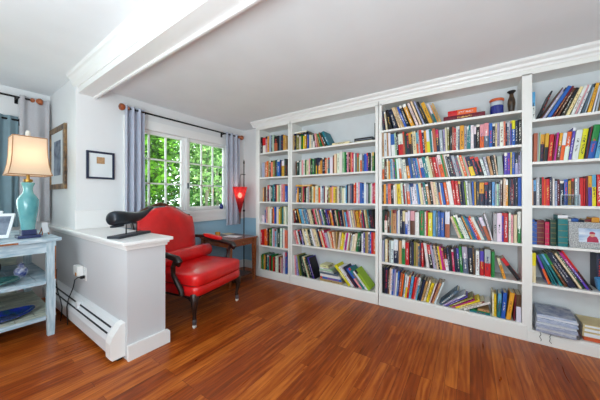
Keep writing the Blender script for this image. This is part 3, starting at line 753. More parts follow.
    (4, 3, 1.168, 'z,4420,84,222,0 l/n,4510,164,217,0* e,4700,194,237,0* d,4920,124,239,0* r,5060,104,240,0* O,5180,84,222,0 r,5280,214,223,0* n,5510,133,241,0* w,5690,114,225,0* v,5830,124,222,0* m,6000,114,218,0* n,6140,204,205,0* b,6370,214,215,0* a,6610,154,204,0* x,6770,153,220,0* w,6980,114,220,0* e,7100,114,227,0* r,7250,94,220,0* r,7360,84,225,0* r,7470,94,219,0* m,7570,94,237,0* a/u,7710,194,238,0* l/y,7930,203,244,0* r,8180,214,247,0* n,8420,154,233,0* c,8610,164,249,0 g,8800,154,254,0 b,8980,244,230,0 k,9250,254,252,0'),
    (4, 4, 0.833, 'b,4420,164,212,0* b,4590,144,193,0* m,4740,454,208,0* R,5230,264,197,0* d,5550,353,215,0* t,6010,584,258,0*'),
    (4, 5, 0.504, 'y/c,4420,261,252,0* u/O,5450,159,247,18* t,5770,75,260,21 t,5910,87,266,22* l/t,6170,138,275,25* g/x,6440,155,282,27* n,6680,185,295,28* n,6900,185,302,28* k,7120,70,288,28* c,7270,139,302,29* d,7440,139,314,29* M/u,7670,150,314,30* r/k,7870,125,334,30*'),
]
BOOKS = {}
for bay, row, z, txt in DATA:
    for t in txt.split():
        single = t.endswith('*')
        code, x, w, h, a = t.rstrip('*').split(',')
        BOOKS.setdefault((bay, int(row)), []).append(dict(code=code, x=int(x)/1e4, w=int(w)/1e4, h=int(h)/1e3, a=int(a), z=z, single=single))
USED = set()
def label_row(bay, row, L):
    place = '%s of the %s' % (rowname(bay, row), CASE[bay])
    names = [cname(b['code']) for b in L]
    ws = sorted(b['w'] for b in L); wm = ws[len(ws)//2]
    hs = sorted(b['h'] for b in L); hm = hs[len(hs)//2]
    adj = []
    for b in L:
        a = ''
        if b['w'] > wm*1.55: a = 'thick '
        elif b['h'] > hm*1.1: a = 'tall '
        elif b['w'] < wm*.62: a = 'slim '
        elif b['h'] < hm*.9: a = 'short '
        adj.append(a)
    nb = [(names[i-1] if i else None, names[i+1] if i+1 < len(L) else None) for i in range(len(L))]
    for i, b in enumerate(L):
        n = names[i]
        if names.count(n) == 1:
            lab = '%s%s%s book on the %s' % (adj[i], 'leaning ' if abs(b['a']) > 8 and not adj[i] else '', n, place)
        elif adj[i] and sum(1 for j in range(len(L)) if names[j] == n and adj[j] == adj[i]) == 1:
            lab = 'the one %s%s book on the %s' % (adj[i], n, place)
        elif nb[i][0] and nb[i][1] and sum(1 for j in range(len(L)) if names[j] == n and set(nb[j]) == set(nb[i])) == 1:
            lab = '%s book between %s and %s, %s, %s' % (n, nb[i][0], nb[i][1], rowname(bay, row), CASE[bay])
        else:
            k = names[:i].count(n)
            lab = '%s %s book from the left, %s, %s' % (ORD[k], n, rowname(bay, row), CASE[bay])
        assert lab not in USED, lab
        assert len(lab.split()) <= 16, lab
        USED.add(lab)
        b['label'] = lab
for (bay, row), L in BOOKS.items():
    label_row(bay, row, L)
    rn = random.Random(bay*100+row)
    for i, b in enumerate(L):
        d = rn.uniform(.135, .195)
        y = YF + .016 + rn.choice((0, .002, .004, .008, .012))
        if bay == 4 and row == 5: y += .004
        if b['code'] == 't' and bay == 2 and row == 1: d = .2
        put_book(b['code'], b['w'], b['h'], d, (b['x'], y, b['z']+.0004), b['a'], b['label'], 'books on the %s of the %s' % (rowname(bay, row), CASE[bay]),
                 fluted=(bay == 4 and row == 4), single=b['single'], seed=i)
def top_of(bay, row, xa, xb):
    z = 0
    for b in BOOKS[(bay, row)]:
        if b['a'] == 0 and b['x']+b['w'] > xa and b['x'] < xb: z = max(z, b['z']+b['h'])
    return z
def flat(code, x0, x1, z, th, d, label, group, y=None, rz=0, single=True):
    """A book lying flat, spine towards the room."""
    return put_book(code, th, x1-x0, d, (x1, YF+.016 if y is None else y, z+.0006), 90, label, group, rz, single=single, seed=3)
G2 = 'books lying flat on the second bookcase from the window'
z = top_of(2, 1, -2.075, -1.835)
flat('n', -2.075, -1.835, z, .022, .16, 'thin navy book lying across upright books, top shelf, second bookcase from the window', G2)
flat('w', -2.068, -1.86, z+.0235, .018, .15, 'white book lying on the thin navy one, top shelf, second bookcase from the window', G2)
z = top_of(2, 3, -2.045, -1.76)
flat('a', -2.045, -1.78, z, .022, .16, 'amber book lying across upright books, third shelf, second bookcase from the window', G2)
flat('c', -1.472, -1.232, 1.905, .026, .17, 'cream book lying flat beside the leaning teal book near the black box', G2)
G3 = 'heaped books on the bottom shelf of the second bookcase'
z = .13
for k, (code, x0, x1, th, lab) in enumerate((('z', -1.66, -1.338, .03, 'tan book at the base of the flat stack, bottom shelf, second bookcase from the window'),
        ('b', -1.65, -1.345, .026, 'blue book lying in the flat stack between tan and white ones, second bookcase from window'),
        ('w', -1.655, -1.36, .036, 'thick white book lying in the flat stack above the blue one, second bookcase'),
        ('s', -1.66, -1.39, .022, 'slate book lying over the thick white one in the flat stack, second bookcase'),
        ('e', -1.668, -1.46, .024, 'grey book lying in the upper half of the flat stack under a mint book'),
        ('G', -1.665, -1.48, .018, 'thin mint book lying near the top of the flat stack, second bookcase'),
        ('w/e', -1.66, -1.52, .014, 'thin white magazine lying below the cream book topping the flat stack'),
        ('c', -1.655, -1.53, .034, 'cream book topping the flat stack on the bottom shelf, second bookcase'))):
    flat(code, x0, x1, z, th, .17, lab, G3, YF+.02+.004*(k % 3))
    z += th + .0008
x = -1.245
for k, (code, w, h, a, lab) in enumerate((('y', .034, .30, 41, 'yellow book leaning over the flat stack, bottom shelf, second bookcase from window'),
        ('w', .030, .285, 41, 'white book leaning behind the yellow one, bottom shelf, second bookcase from window'),
        ('e/m', .016, .275, 41, 'slim grey-and-maroon book in the leaning row after the white one, second bookcase'),
        ('n', .030, .29, 41, 'navy book in the leaning row below the blue one, bottom shelf, second bookcase'),
        ('b/p', .024, .28, 41, 'blue-and-pink book leaning between navy and teal ones, second bookcase bottom shelf'),
        ('t', .028, .29, 41, 'teal book leaning in the row by the lime one, second bookcase bottom shelf'),
        ('w', .020, .255, 41, 'white book leaning between teal and lime ones, second bookcase bottom shelf'),
        ('f', .030, .275, 41, 'lime-green book leaning last in the row against the upright, second bookcase'))):
    put_book(code, w, h, .19, (x, YF+.018, .1306), a, lab, G3, seed=k)
    x += (w+.0012)/math.cos(math.radians(a))
# flat red books under nothing, top of the third bookcase
G4 = 'red books lying on the top shelf of the jar bookcase'
flat('m', -.222, .118, 2.0, .047, .16, 'long maroon book lying flat beneath the orange-red one, beside the cobalt jar', G4, YF+.03)
flat('r/O', -.185, .052, 2.048, .05, .15, 'orange-red book lying on the long maroon one, top shelf of the jar bookcase', G4, YF+.034)
# the slumped heap, bottom shelf of the third bookcase
G5 = 'slumped books on the bottom shelf of the third bookcase'
x = -.262
for k, (code, w, h, a, lab) in enumerate((('s', .022, .23, -42, 'slate book slumped first after the upright white one, bottom shelf, third bookcase'),
        ('w/v', .014, .235, -52, 'white-and-lavender book in the slumped heap, bottom shelf, third bookcase'),
        ('u', .010, .225, -54, 'slim violet book in the slumped heap, bottom shelf, third bookcase'),
        ('o', .018, .235, -56, 'olive book in the slumped heap above the magenta one, third bookcase'),
        ('M', .009, .215, -58, 'slim magenta book in the slumped heap, bottom shelf, third bookcase'),
        ('y', .016, .225, -59, 'yellow book slumped between magenta and cream ones, bottom shelf, third bookcase'),
        ('c', .013, .23, -60, 'cream book slumped below the yellow one, bottom shelf, third bookcase'),
        ('w', .018, .235, -61, 'white book lowest in the slumped heap, over the flat teal book'))):
    x += (w+.0012)/math.cos(math.radians(a))*(1 if k else .6)
    put_book(code, w, h, .17, (x, YF+.018, .1406), a, lab, G5, seed=k)
flat('t', x+.04, .155, .14, .016, .15, 'teal book lying flat on the bottom shelf beneath the slumped heap, third bookcase', G5)
flat('g', x+.055, .152, .157, .009, .15, 'thin green book lying flat between teal and tan ones, third bookcase', G5)
flat('z', x+.105, .148, .167, .016, .16, 'tan book lying flat on the green one, bottom shelf, third bookcase', G5)
# leaning pair at the end of the sixth shelf, third bookcase
put_book('c/a', .020, .185, .15, (.250, YF+.02, .5006), 15, 'cream-and-amber book leaning beside the bright green book, sixth shelf, third bookcase', 'leaning books ending the sixth shelf of the third bookcase', seed=1)
put_book('r/k', .028, .21, .15, (.345, YF+.02, .5006), 33, 'red-and-black book leaning far over at the end of the sixth shelf, third bookcase', 'leaning books ending the sixth shelf of the third bookcase', seed=2)
# books behind and beside the framed photo
G6 = 'books standing behind the framed photo'
x = .67
for k, (code, w, h) in enumerate((('k', .03, .225), ('b', .04, .228), ('n', .03, .215), ('c', .035, .225), ('a', .042, .24), ('n', .05, .21), ('b', .05, .225))):
    put_book(code, w, h, .11, (x, YF+.125, .8336), 0, '%s book just showing behind the framed photo%s' % (cname(code), ('', '', ' near the green books', '', '', ' at its far end', ' at its far end')[k]), G6, seed=k)
    x += w+.003
G7 = 'dark books behind the blue bowl'
for k, (code, x, w, h, lab) in enumerate((('n', .836, .035, .285, 'thick navy book standing upright behind the sky-blue bowl'), ('k', .873, .045, .27, 'thick black book standing behind the sky-blue bowl beside a navy one'), ('k/e', .92, .05, .262, 'black-over-grey book standing behind the sky-blue bowl'))):
    put_book(code, w, h, .13, (x, YF+.10, .5046), 0, lab, G7, seed=k)
if REST[0]:
    o = bpy.data.objects.new('books', color_mesh('books', *REST, 'book'))
    sc.collection.objects.link(o)
    tag(o, 'remaining small-looking books filling the shelves of the white bookcases', 'books', None, 'stuff')

# ------------------------------------------------------------------ other things on the shelves
t = thing('jar', 'cobalt blue glass jar with an orange band under its lid, top shelf', 'jar', (.207, YF+.09, 2.001))
MB().lathe([(.044, 0), (.05, .006), (.052, .05), (.051, .085), (.046, .09)]).build('body', 'jarblue', t, True)
MB().lathe([(.047, .0905), (.052, .10), (.05, .122), (.046, .128)]).build('neck', 'jarclear', t, True)
MB().lathe([(.049, .1285), (.055, .132), (.056, .146), (.052, .152), (.02, .155)]).build('lid', 'lid', t, True)
t = thing('vase', 'slender brown carved vase with a flared dark rim, top shelf by the upright', 'vase', (.313, YF+.09, 2.001))
MB().lathe([(.016, 0), (.022, .004), (.02, .02), (.024, .05), (.029, .095), (.026, .125), (.017, .155), (.014, .178)]).build('body', 'vase', t, True)
MB().lathe([(.014, .1785), (.022, .19), (.032, .198), (.03, .206), (.016, .206)]).build('rim', 'blackplastic', t, True)
t = thing('media_box', 'flat black box lying near the end of the top shelf, second bookcase', 'box', (-1.05, YF+.03, 1.906))
MB().box(-.127, .10, 0, .15, .012, .05, .004).build('body', 'blackplastic', t)
MB().box(-.11, .09, -.002, 0, .022, .032).build('front_panel', 'steel', t)
MB().box(-.12, .095, .004, .14, 0, .012).build('base', 'cream', t)
o = MB().box(-.008, .008, 0, .2, 0, .20, .002).build('picture_frame', 'vase', loc=(-.918, YF+.03, 1.906))
MB().box(-.0095, -.008, .012, .188, .012, .188).build('glass', 'jarclear', o)
tag(o, 'thin brown frame standing edge-on at the end of the top shelf', 'picture frame')
t = thing('acrylic_frame', 'small clear acrylic stand in front of the blue books, third shelf', 'photo stand', (.668, YF+.004, 1.169))
a = MB(); a.box(-.055, .055, 0, .004, 0, .09, .001); a.box(-.055, .055, .004, .011, 0, .003)
a.build('panel', 'clearglass', t)
a = MB()
a.box(-.055, -.050, -.002, 0, 0, .09); a.box(.050, .055, -.002, 0, 0, .09); a.box(-.050, .050, -.002, 0, .085, .09); a.box(-.050, .050, -.002, 0, 0, .005)
a.build('rim', 'jarclear', t)
# framed photo of a child in a red coat
t = thing('photo_frame', 'wide grey woven frame with a photo of a child in a red coat', 'picture frame', (.798, YF+.012, .8355))
t.rotation_euler = (math.radians(-6), 0, math.radians(4))
a = MB()
W, Hh, bw = .135, .205, .056
a.box(-W, -W+bw, 0, .016, 0, Hh, .003); a.box(W-bw, W, 0, .016, 0, Hh, .003); a.box(-W+bw, W-bw, 0, .016, Hh-bw*.85, Hh, .003); a.box(-W+bw, W-bw, 0, .016, 0, bw*.85, .003)
a.build('frame', 'weave', t)
ph = MB().box(-W+bw, W-bw, .006, .012, bw*.85, Hh-bw*.85).build('photo', 'snow', t)
a = MB()
a.prism([(-.034, .05), (.030, .05), (.028, .075), (.018, .096), (-.02, .098), (-.032, .08)], .0052, .006)
a.build('coat', 'coatred', ph)
MB().prism([(-.003+.015*math.cos(k*PI/8), .108+.017*math.sin(k*PI/8)) for k in range(16)], .0050, .0058).build('face', 'skin', ph)
MB().prism([(-.019, .114), (.013, .114), (.012, .126), (-.003, .133), (-.017, .127)], .0046, .0054).build('hat', 'coatred', ph)
MB().prism([(.03, .02), (.05, .02), (.05, .025), (.02, .15), (.01, .15)], .016, .02).build('easel_back', 'blackplastic', t)
# bowl
t = thing('bowl', 'sky-blue glazed bowl at the end of the fifth shelf before dark books', 'bowl', (.855, YF+.048, .505))
MB().lathe([(.018, 0), (.026, .004), (.04, .04), (.045, .098), (.041, .1), (.036, .05), (.012, .012)], caps=True).build('body', 'bowl', t, True)
# plastic wrapped paper bundle, folders, cords
t = thing('paper_bundle', 'plastic-wrapped bundle of newspapers slumped over the bottom shelf edge', 'paper bundle', (.445, YF-.02, .105))
t.rotation_euler = (math.radians(5), 0, math.radians(-3))
rn = random.Random(4)
for k in range(9):
    z = .004+k*.017
    o = MB().box(.012+rn.uniform(0, .012), .262+rn.uniform(-.012, .004), rn.uniform(0, .014), .225, z, z+.0155, .005).build('paper', 'newsprint' if k % 3 != 1 else 'paper', t)
rings = []
for k, (y, i) in enumerate(((-.012, .02), (-.006, .004), (.05, 0), (.14, 0), (.225, .004), (.232, .02))):
    ring = []
    for q in range(28):
        a = 2*PI*q/28
        cx, sx = math.cos(a), math.sin(a)
        e = .35
        x = .137+(.142-i)*math.copysign(abs(cx)**e, cx)*(1+rn.uniform(-.035, .02)); z = .084+(.086-i)*math.copysign(abs(sx)**e, sx)*(1+rn.uniform(-.06, .04))
        ring.append((x, y, max(.0005, z)))
    rings.append(ring)
MB().loft(rings).build('plastic_wrap', 'plasticwrap', t, True, angle=25)
G8 = 'folders beside the newspaper bundle'
tag(MB().box(.745, 1.10, YF+.02, YF+.22, .106, .138, .003).build('box', M['book'].copy() and 'lid'), 'low red-brown box under the manila folders on the bottom shelf', 'box')
for k, (x0, x1, th, lab) in enumerate(((.735, 1.09, .036, 'thick manila folder lying directly on the red-brown box'), (.74, 1.06, .03, 'manila folder lying in the middle of the folder pile'), (.744, 1.05, .024, 'manila folder lying topmost on the folder pile'))):
    z = .139+(0, .037, .068)[k]
    f = MB().box(x0, x1, YF+.01+.008*k, YF+.235, z, z+th, .002).build('folder', 'folder')
    MB().box(x0+.01, x1-.004, YF+.008+.008*k, YF+.0102+.008*k, z+.005, z+th-.006).build('paper_edge', 'paper', f)
    tag(f, lab, 'folder', G8)
for x, s, lab in ((.487, 1, 'thin dark string hanging over the kickboard under the newspaper bundle, by the upright'), (.552, -1, 'thin dark string with a loop hanging below the newspaper bundle middle')):
    tag(MB().tube([(x, YF-.0095, .103), (x+.002, YF-.011, .098), (x+.006*s, YF-.011, .085), (x-.003, YF-.011, .065), (x+.008*s, YF-.011, .045), (x+.005, YF-.011, .03)], .0022, 6).build('string', 'cord'), lab, 'string')

# ------------------------------------------------------------------ curtains and rods
def rod(x, y0, y1, z, name_label, ends, brk):
    t = thing('curtain_rod', name_label, 'curtain rod', (x, 0, z))
    MB().tube([(0, y0, 0), (0, y1, 0)], .011, 10).build('pole', 'iron', t, True)
    for y, s in ends:
        a = MB()
        pr = [(.012, 0), (.026, .012), (.031, .03), (.024, .048), (.013, .056), (.013, .064), (.028, .074), (.043, .098), (.047, .12), (.04, .146), (.02, .16)]
        rings = [[(r*.86*math.cos(2*PI*k/16), y+s*q*.66, r*.86*math.sin(2*PI*k/16)) for k in range(16)] for r, q in pr]
        a.loft(rings).build('finial', 'finial', t, True)
    for y in brk:
        a = MB(); a.box(XB-x+.001, .004, y-.008, y+.008, -.012, .0); a.box(XB-x+.001, XB-x+.009, y-.014, y+.014, -.05, .03)
        a.build('bracket', 'iron', t)
    return t
def curtain(x, y0, y1, zt, zb, m, waves, label, amp=.03, seed=0, cls='curtain'):
    rn = random.Random(seed)
    n = waves*12
    rings = []
    for side in (0, 1):
        for j in range(15):
            q = j/14 if side == 0 else 1-j/14
            z = zt+(zb-zt)*q
            row = []
            for k in range(n+1):
                u = k/n
                y = y0+(y1-y0)*u
                off = amp*math.sin(u*waves*2*PI+.4)*(.8+.3*q) + .006*math.sin(u*17+q*3)
                row.append((x+off+(0 if side == 0 else .004), y, z+.004*math.sin(u*waves*2*PI)*q))
            rings.append(row)
    rings.append(rings[0])
    o = MB().loft(rings, close=False).build('curtain', m, smooth=True, angle=80)
    return tag(o, label, 'curtain')
XB = XW
rod(-3.262, 1.285, 2.925, 2.262, 'black curtain rod with turned wood finials above the two casements', ((1.285, -1), (2.925, 1)), (1.46, 2.645))
curtain(-3.262, 1.235, 1.445, 2.29, .93, 'curtain', 3, 'grey lavender curtain hanging at the window edge behind the armchair')
curtain(-3.262, 2.665, 2.955, 2.29, .78, 'curtain', 3, 'grey lavender curtain hanging behind the red glass floor lamp', seed=2)
XB = XO
rod(-4.23, -1.0, .64, 2.37, 'curtain rod with a wood finial above the neighbouring room window', ((.64, 1),), (-.9, .545))
curtain(-4.235, .555, .80, 2.40, .95, 'curtain2', 2, 'taupe curtain hanging between the table lamp and the framed print', .022, 3)
rod(-4.29, -.9, .585, 2.12, 'lower dark curtain rod behind the table lamp', (), (-.8, .572))
curtain(-4.29, .40, .555, 2.16, .9, 'curtain3', 2, 'blue-grey curtain showing behind the lamp shade', .018, 4)

# ------------------------------------------------------------------ pictures
t = thing('framed_print', 'tall gilt-edged print on the return wall beside the table lamp', 'picture', (-3.96, YP-.026, 1.69))
a = MB()
for x0, x1, z0, z1 in ((-.315, -.255, -.36, .36), (.255, .315, -.36, .36), (-.255, .255, .30, .36), (-.255, .255, -.36, -.30)):
    a.box(x0, x1, 0, .025, z0, z1, .006)
a.build('frame', 'frame_gold', t)
MB().box(-.255, .255, .012, .02, -.30, .30).build('mount', 'mat_white', t)
MB().box(-.13, .13, .009, .0125, -.20, .20).build('print', 'print_blue', t)
t = thing('small_picture', 'small navy-framed picture with a tan square, on the white wall above the cap', 'picture', (XW, 1.035, 1.585))
a = MB()
for y0, y1, z0, z1 in ((-.126, -.105, -.149, .149), (.105, .126, -.149, .149), (-.105, .105, .128, .149), (-.105, .105, -.149, -.128)):
    a.box(.002, .024, y0, y1, z0, z1, .002)
a.build('frame', 'frame_navy', t)
MB().box(.004, .012, -.105, .105, -.128, .128).build('mount', 'mat_white', t)
MB().box(.0115, .0135, -.036, .036, .018, .09).build('print', 'print_tan', t)

# ------------------------------------------------------------------ heater, outlet, cords
t = thing('baseboard_heater', 'long white baseboard heater along the foot of the half wall', 'heater', (0, YP, 0))
pr = [(-.002, .055), (-.072, .045), (-.088, .06), (-.09, .15), (-.078, .19), (-.03, .262), (-.002, .272)]
MB().prism(pr, -4.25, -2.24, 'x').build('cover', 'heater', t)
pe = [(-.001, .03), (-.085, .028), (-.099, .045), (-.1, .155), (-.086, .2), (-.034, .272), (-.001, .282)]
MB().prism(pe, -2.26, -2.175, 'x').build('end_cap', 'plastic', t)
for (ya, za), (yb, zb) in ((( -.0785, .190), (-.068, .206)), ((-.055, .2255), (-.044, .242))):
    MB().prism([(ya-.002, za+.001), (ya*.4+yb*.6-.002, za*.4+zb*.6+.001), (ya*.4+yb*.6+.004, za*.4+zb*.6-.002), (ya+.004, za-.002)], -4.2, -2.30, 'x').build('slot', 'dark', t)
MB().box(-3.06, -3.02, -.075, -.036, .20, .2585).build('joint_strip', 'heater', t)
MB().box(-4.2, -2.2, -.045, -.012, .001, .05).build('base', 'dark', t)
t = thing('wall_outlet', 'white outlet plate low on the half wall', 'outlet', (-3.07, YP, .50))
MB().box(-.04, .04, -.007, 0, -.062, .062, .003).build('plate', 'plastic', t)
a = MB(); a.box(-.018, .018, -.0085, -.007, .008, .042); a.box(-.018, .018, -.0085, -.007, -.042, -.008); a.build('socket', 'heater', t)
t = thing('plug_adapter', 'white plug-in adapter with an orange tag in the outlet', 'adapter', (-3.15, YP, .525))
MB().box(-.065, .06, -.055, -.0075, -.045, .05, .008).build('body', 'plastic', t)
MB().box(.0, .035, -.0565, -.0552, -.044, -.012).build('tag', 'orange', t)
cb = MB(); cb.tube([(-3.055, YP-.009, .475), (-3.055, YP-.035, .475), (-3.09, YP-.05, .472), (-3.16, YP-.055, .44), (-3.19, YP-.06, .36), (-3.22, YP-.088, .25), (-3.21, YP-.102, .18), (-3.205, YP-.10, .08), (-3.2, YP-.10, .012)], .0045, 8)
o = cb.build('power_cord', 'cord', smooth=True)
MB().box(-3.068, -3.042, YP-.042, YP-.009, .462, .488, .004).build('plug', 'cord', o)
tag(o, 'black power cord dropping from the outlet over the heater', 'cord')
tag(MB().tube([(-3.42, .70, .52), (-3.40, .69, .40), (-3.385, .70, .30), (-3.36, .715, .22), (-3.31, .715, .16), (-3.32, .715, .10), (-3.36, .715, .01)], .0045, 8).build('power_cord', 'cord', smooth=True),
    'black power cord hanging down beside the table leg before the heater', 'cord')

# ------------------------------------------------------------------ whale sculpture
ang = math.atan2(.299, -.163)
t = thing('whale_sculpture', 'black sperm whale sculpture on two posts above a dark slab', 'sculpture', (-2.435, .975, .906), ang)
MB().box(-.19, .17, -.055, .055, 0, .02, .003).build('base', 'slab', t)
for x in (-.06, .06):
    MB().tube([(x, 0, .018), (x, 0, .112)], .005, 8).build('post', 'iron', t, True)
rings = []
#      x     zc    ry    rz
W_ = [(-0.217, 0.156, 0.012, 0.016), (-0.215, 0.156, 0.035, 0.039), (-0.208, 0.158, 0.048, 0.056), (-0.177, 0.158, 0.054, 0.064), (-0.130, 0.156, 0.058, 0.064), (-0.073, 0.153, 0.059, 0.060), (-0.016, 0.151, 0.057, 0.055), (0.064, 0.157, 0.048, 0.046), (0.134, 0.172, 0.035, 0.034), (0.188, 0.193, 0.023, 0.022), (0.229, 0.215, 0.015, 0.014), (0.259, 0.228, 0.011, 0.010)]
for x, zc, ry, rz_ in W_:
    rings.append([(x, ry*math.cos(2*PI*k/20), zc+rz_*math.sin(2*PI*k/20)*(1 if math.sin(2*PI*k/20) > 0 else .85)) for k in range(20)])
wb = MB().loft(rings).build('body', 'whale', t, True, angle=60)
MB().superell((-.150, 0, .098), (.068, .014, .010), .6, 16, 8).build('jaw', 'whale', t, True)
for s in (-1, 1):
    fl = MB()
    A = [(.245, .0, .192), (.262, .014*s, .196), (.29, .062*s, .206), (.315, .10*s, .209), (.304, .045*s, .207), (.288, 0, .202)]
    fl.loft([[(x, y, z+.026) for x, y, z in A], [(x, y, z+.036) for x, y, z in A]]).build('fluke', 'whale', t)
    fp = MB()
    A = [(-.10, .048*s, .126), (-.06, .050*s, .124), (-.02, .066*s, .116), (-.02, .072*s, .112), (-.06, .068*s, .114)]
    fp.loft([[(x, y, z-.004) for x, y, z in A], [(x, y, z+.004) for x, y, z in A]]).build('flipper', 'whale', t)

# ------------------------------------------------------------------ red leather armchair
t = thing('armchair', 'red leather armchair with dark carved wood arms beside the half wall', 'armchair', (-2.22, 1.72, 0), math.radians(12.5))
def puff(p):
    p.z += .028*max(0, 1-(p.x/.36)**2)*max(0, 1-(p.y/.36)**2) if p.z > 0 else 0
    p.y *= 1 - .05*(.33-p.x)/.66
    return p
seat = MB().superell((-.285, 0, .445), (.345, .372, .065), .28, 48, 20, puff).build('seat_cushion', 'leather', t, True, angle=70)
MB().tube([(-.285+.335*math.copysign(abs(math.cos(a))**.28, math.cos(a)), .366*math.copysign(abs(math.sin(a))**.28, math.sin(a))*(1-.05*(.33-.335*math.copysign(abs(math.cos(a))**.28, math.cos(a)))/.66), .404) for a in [2*PI*k/72 for k in range(73)]], .007, 6).build('welt', 'welt', seat, True)
MB().superell((-.29, 0, .345), (.34, .368, .052), .22, 48, 14, lambda p: Vector((p.x, p.y*(1-.05*(.33-p.x)/.66), p.z))).build('seat_rail', 'leather', t, True, angle=70)
MB().superell((-.295, 0, .297), (.325, .352, .022), .22, 48, 8).build('base_frame', 'chairwood', t, True, angle=60)
# legs
def leg(x, y, sx, sy):
    a = MB().tube([(x, y, .315), (x+.012*sx, y+.012*sy, .27), (x+.018*sx, y+.018*sy, .22), (x+.012*sx, y+.012*sy, .16), (x+.004*sx, y+.004*sy, .11), (x+.004*sx, y+.004*sy, .085), (x+.008*sx, y+.008*sy, .075)], [.04, .038, .03, .022, .017, .019, .02], 12)
    o = a.build('leg', 'chairwood', t, True)
    MB().lathe([(.015, .03), (.02, .036), (.022, .06), (.019, .078)], (x+.008*sx, y+.008*sy, 0), 14).build('ferrule', 'steel', o, True)
    w = MB()
    w.loft([[(x+.008*sx+.018*math.cos(2*PI*k/14), y+.008*sy+q, .018+.018*math.sin(2*PI*k/14)) for k in range(14)] for q in (-.009, .009)])
    w.build('caster', 'caster', o, True)
leg(-.015, -.325, 1, -1); leg(-.015, .325, 1, 1); leg(-.60, -.28, -1, -1); leg(-.60, .28, -1, 1)
# carved knee brackets under the front rail
for s in (-1, 1):
    MB().prism([(s*.31, .30), (s*.31, .22), (s*.27, .255), (s*.20, .275), (s*.12, .30)], -.03, -.008, 'x').build('knee_bracket', 'chairwood', t)
    MB().prism([(-.04, .30), (-.04, .215), (-.09, .255), (-.17, .275), (-.25, .30)], s*.315-.011, s*.315+.011, 'y').build('knee_bracket', 'chairwood', t)
# back
def btop(y): return .985 + .15*math.cos(min(1, abs(y)/.36)*PI/2)**1.3
def hwid(z): return .285 + .075*min(1, max(0, (z-.40)/.45))
rings_f = []
NZ, NY = 18, 24
def bx_(z): return -.585 - .27*max(0, z-.40)
front, rear = [], []
for i in range(NZ+1):
    f, r = [], []
    for j in range(NY+1):
        u = -1+2*j/NY
        y0 = u*.36
        z = .38 + (btop(y0)-.38)*i/NZ
        y = u*hwid(z)
        edge = (1-abs(u)**5)*(1-(i/NZ)**8)
        f.append((bx_(z)+.015+.06*edge, y, z)); r.append((bx_(z)-.035-.015*edge, y, z))
    front.append(f); rear.append(r)
bk = MB()
bk.loft(front, close=False); bk.loft(rear, close=False)
bk.loft([front[-1], rear[-1]], close=False); bk.loft([front[0], rear[0]], close=False)
bk.loft([[q[0] for q in front], [q[0] for q in rear]], close=False); bk.loft([[q[-1] for q in front], [q[-1] for q in rear]], close=False)
bmesh.ops.remove_doubles(bk.bm, verts=bk.bm.verts, dist=1e-5)
bk.build('backrest', 'leather', t, True, angle=55)
pts = []
for k in range(25):
    y = -.372+.744*k/24
    z = btop(y)+.012+.006*math.cos(y*30)
    pts.append((bx_(z)-.085, y*1.10, z))
MB().tube(pts, [.016+.008*math.sin(PI*k/24) for k in range(25)], 10).build('crest_rail', 'wood', t, True)
for s in (-1, 1):
    MB().tube([(bx_(z)-.05-.035*(z-.3)/.7, s*(hwid(z)+.02*(z-.3)), z) for z in (.30, .42, .55, .7, .85, .99)], .014, 10).build('back_post', 'chairwood', t, True)
# bolster pillow across the foot of the back
a = MB()
bp = [(-.385, .02), (-.38, .055), (-.365, .073), (-.2, .08), (0, .081), (.2, .08), (.36, .074), (.375, .055), (.38, .02)]
a.loft([[(-.475+r*math.cos(2*PI*k/24), y, .582+r*math.sin(2*PI*k/24)*.98) for k in range(24)] for y, r in bp])
a.build('bolster', 'leather', t, True, angle=60)
# arms
for s in (-1, 1):
    A = [(-.70, s*.375, .735), (-.55, s*.395, .735), (-.38, s*.41, .70), (-.22, s*.415, .675), (-.13, s*.415, .66), (-.105, s*.415, .635), (-.12, s*.415, .612), (-.145, s*.415, .618)]
    ar = MB().tube(A, [.02, .023, .026, .028, .03, .03, .026, .018], 12).build('arm', 'chairwood', t, True)
    MB().superell((-.43, s*.403, .735), (.145, .033, .024), .5, 24, 10, lambda p: Vector((p.x, p.y, p.z-p.x*.13))).build('arm_pad', 'leather', ar, True)
    MB().tube([(-.15, s*.412, .65), (-.19, s*.412, .58), (-.195, s*.405, .50), (-.165, s*.392, .43), (-.125, s*.385, .37), (-.11, s*.38, .31)], [.024, .022, .021, .023, .026, .024], 12).build('arm_support', 'chairwood', t, True)

# ------------------------------------------------------------------ walnut side table
t = thing('side_table', 'walnut side table between the red armchair and the bookcase', 'table', (-2.98, 2.495, 0))
MB().box(-.33, .33, -.275, .275, .627, .652, .006).build('tabletop', 'table', t)
a = MB()
a.box(-.285, .285, -.24, -.222, .545, .627); a.box(-.285, .285, .222, .24, .545, .627); a.box(-.295, -.277, -.222, .222, .545, .627); a.box(.277, .295, -.222, .222, .545, .627)
a.build('apron', 'table', t)
for sx in (-1, 1):
    for sy in (-1, 1):
        x, y = sx*.287, sy*.232
        MB().loft([[(x+p*q, y+r*q, z) for p, r in ((-1, -1), (1, -1), (1, 1), (-1, 1))] for z, q in ((0, .016), (.1, .018), (.5, .026), (.627, .027))]).build('leg', 'table', t)
MB().box(-.268, .268, -.212, .212, .085, .105, .003).build('lower_shelf', 'wood', t)
dr = MB().box(.293, .303, -.16, .16, .557, .615, .003).build('drawer', 'table', t)
MB().lathe([(.004, 0), (.009, .006), (.006, .014)], (0, 0, 0), 12).build('knob', 'brass', dr, True, (.303, 0, .586), (0, PI/2, 0))
t = thing('candle_holder', 'small amber glass candle holder on the walnut side table', 'candle holder', (-3.12, 2.40, .653))
MB().lathe([(.03, 0), (.036, .004), (.038, .06), (.034, .062), (.032, .02), (.004, .018)]).build('cup', 'amber_glass', t, True)
MB().lathe([(.028, .02), (.028, .045), (.003, .046)]).build('candle', 'cream', t, True)
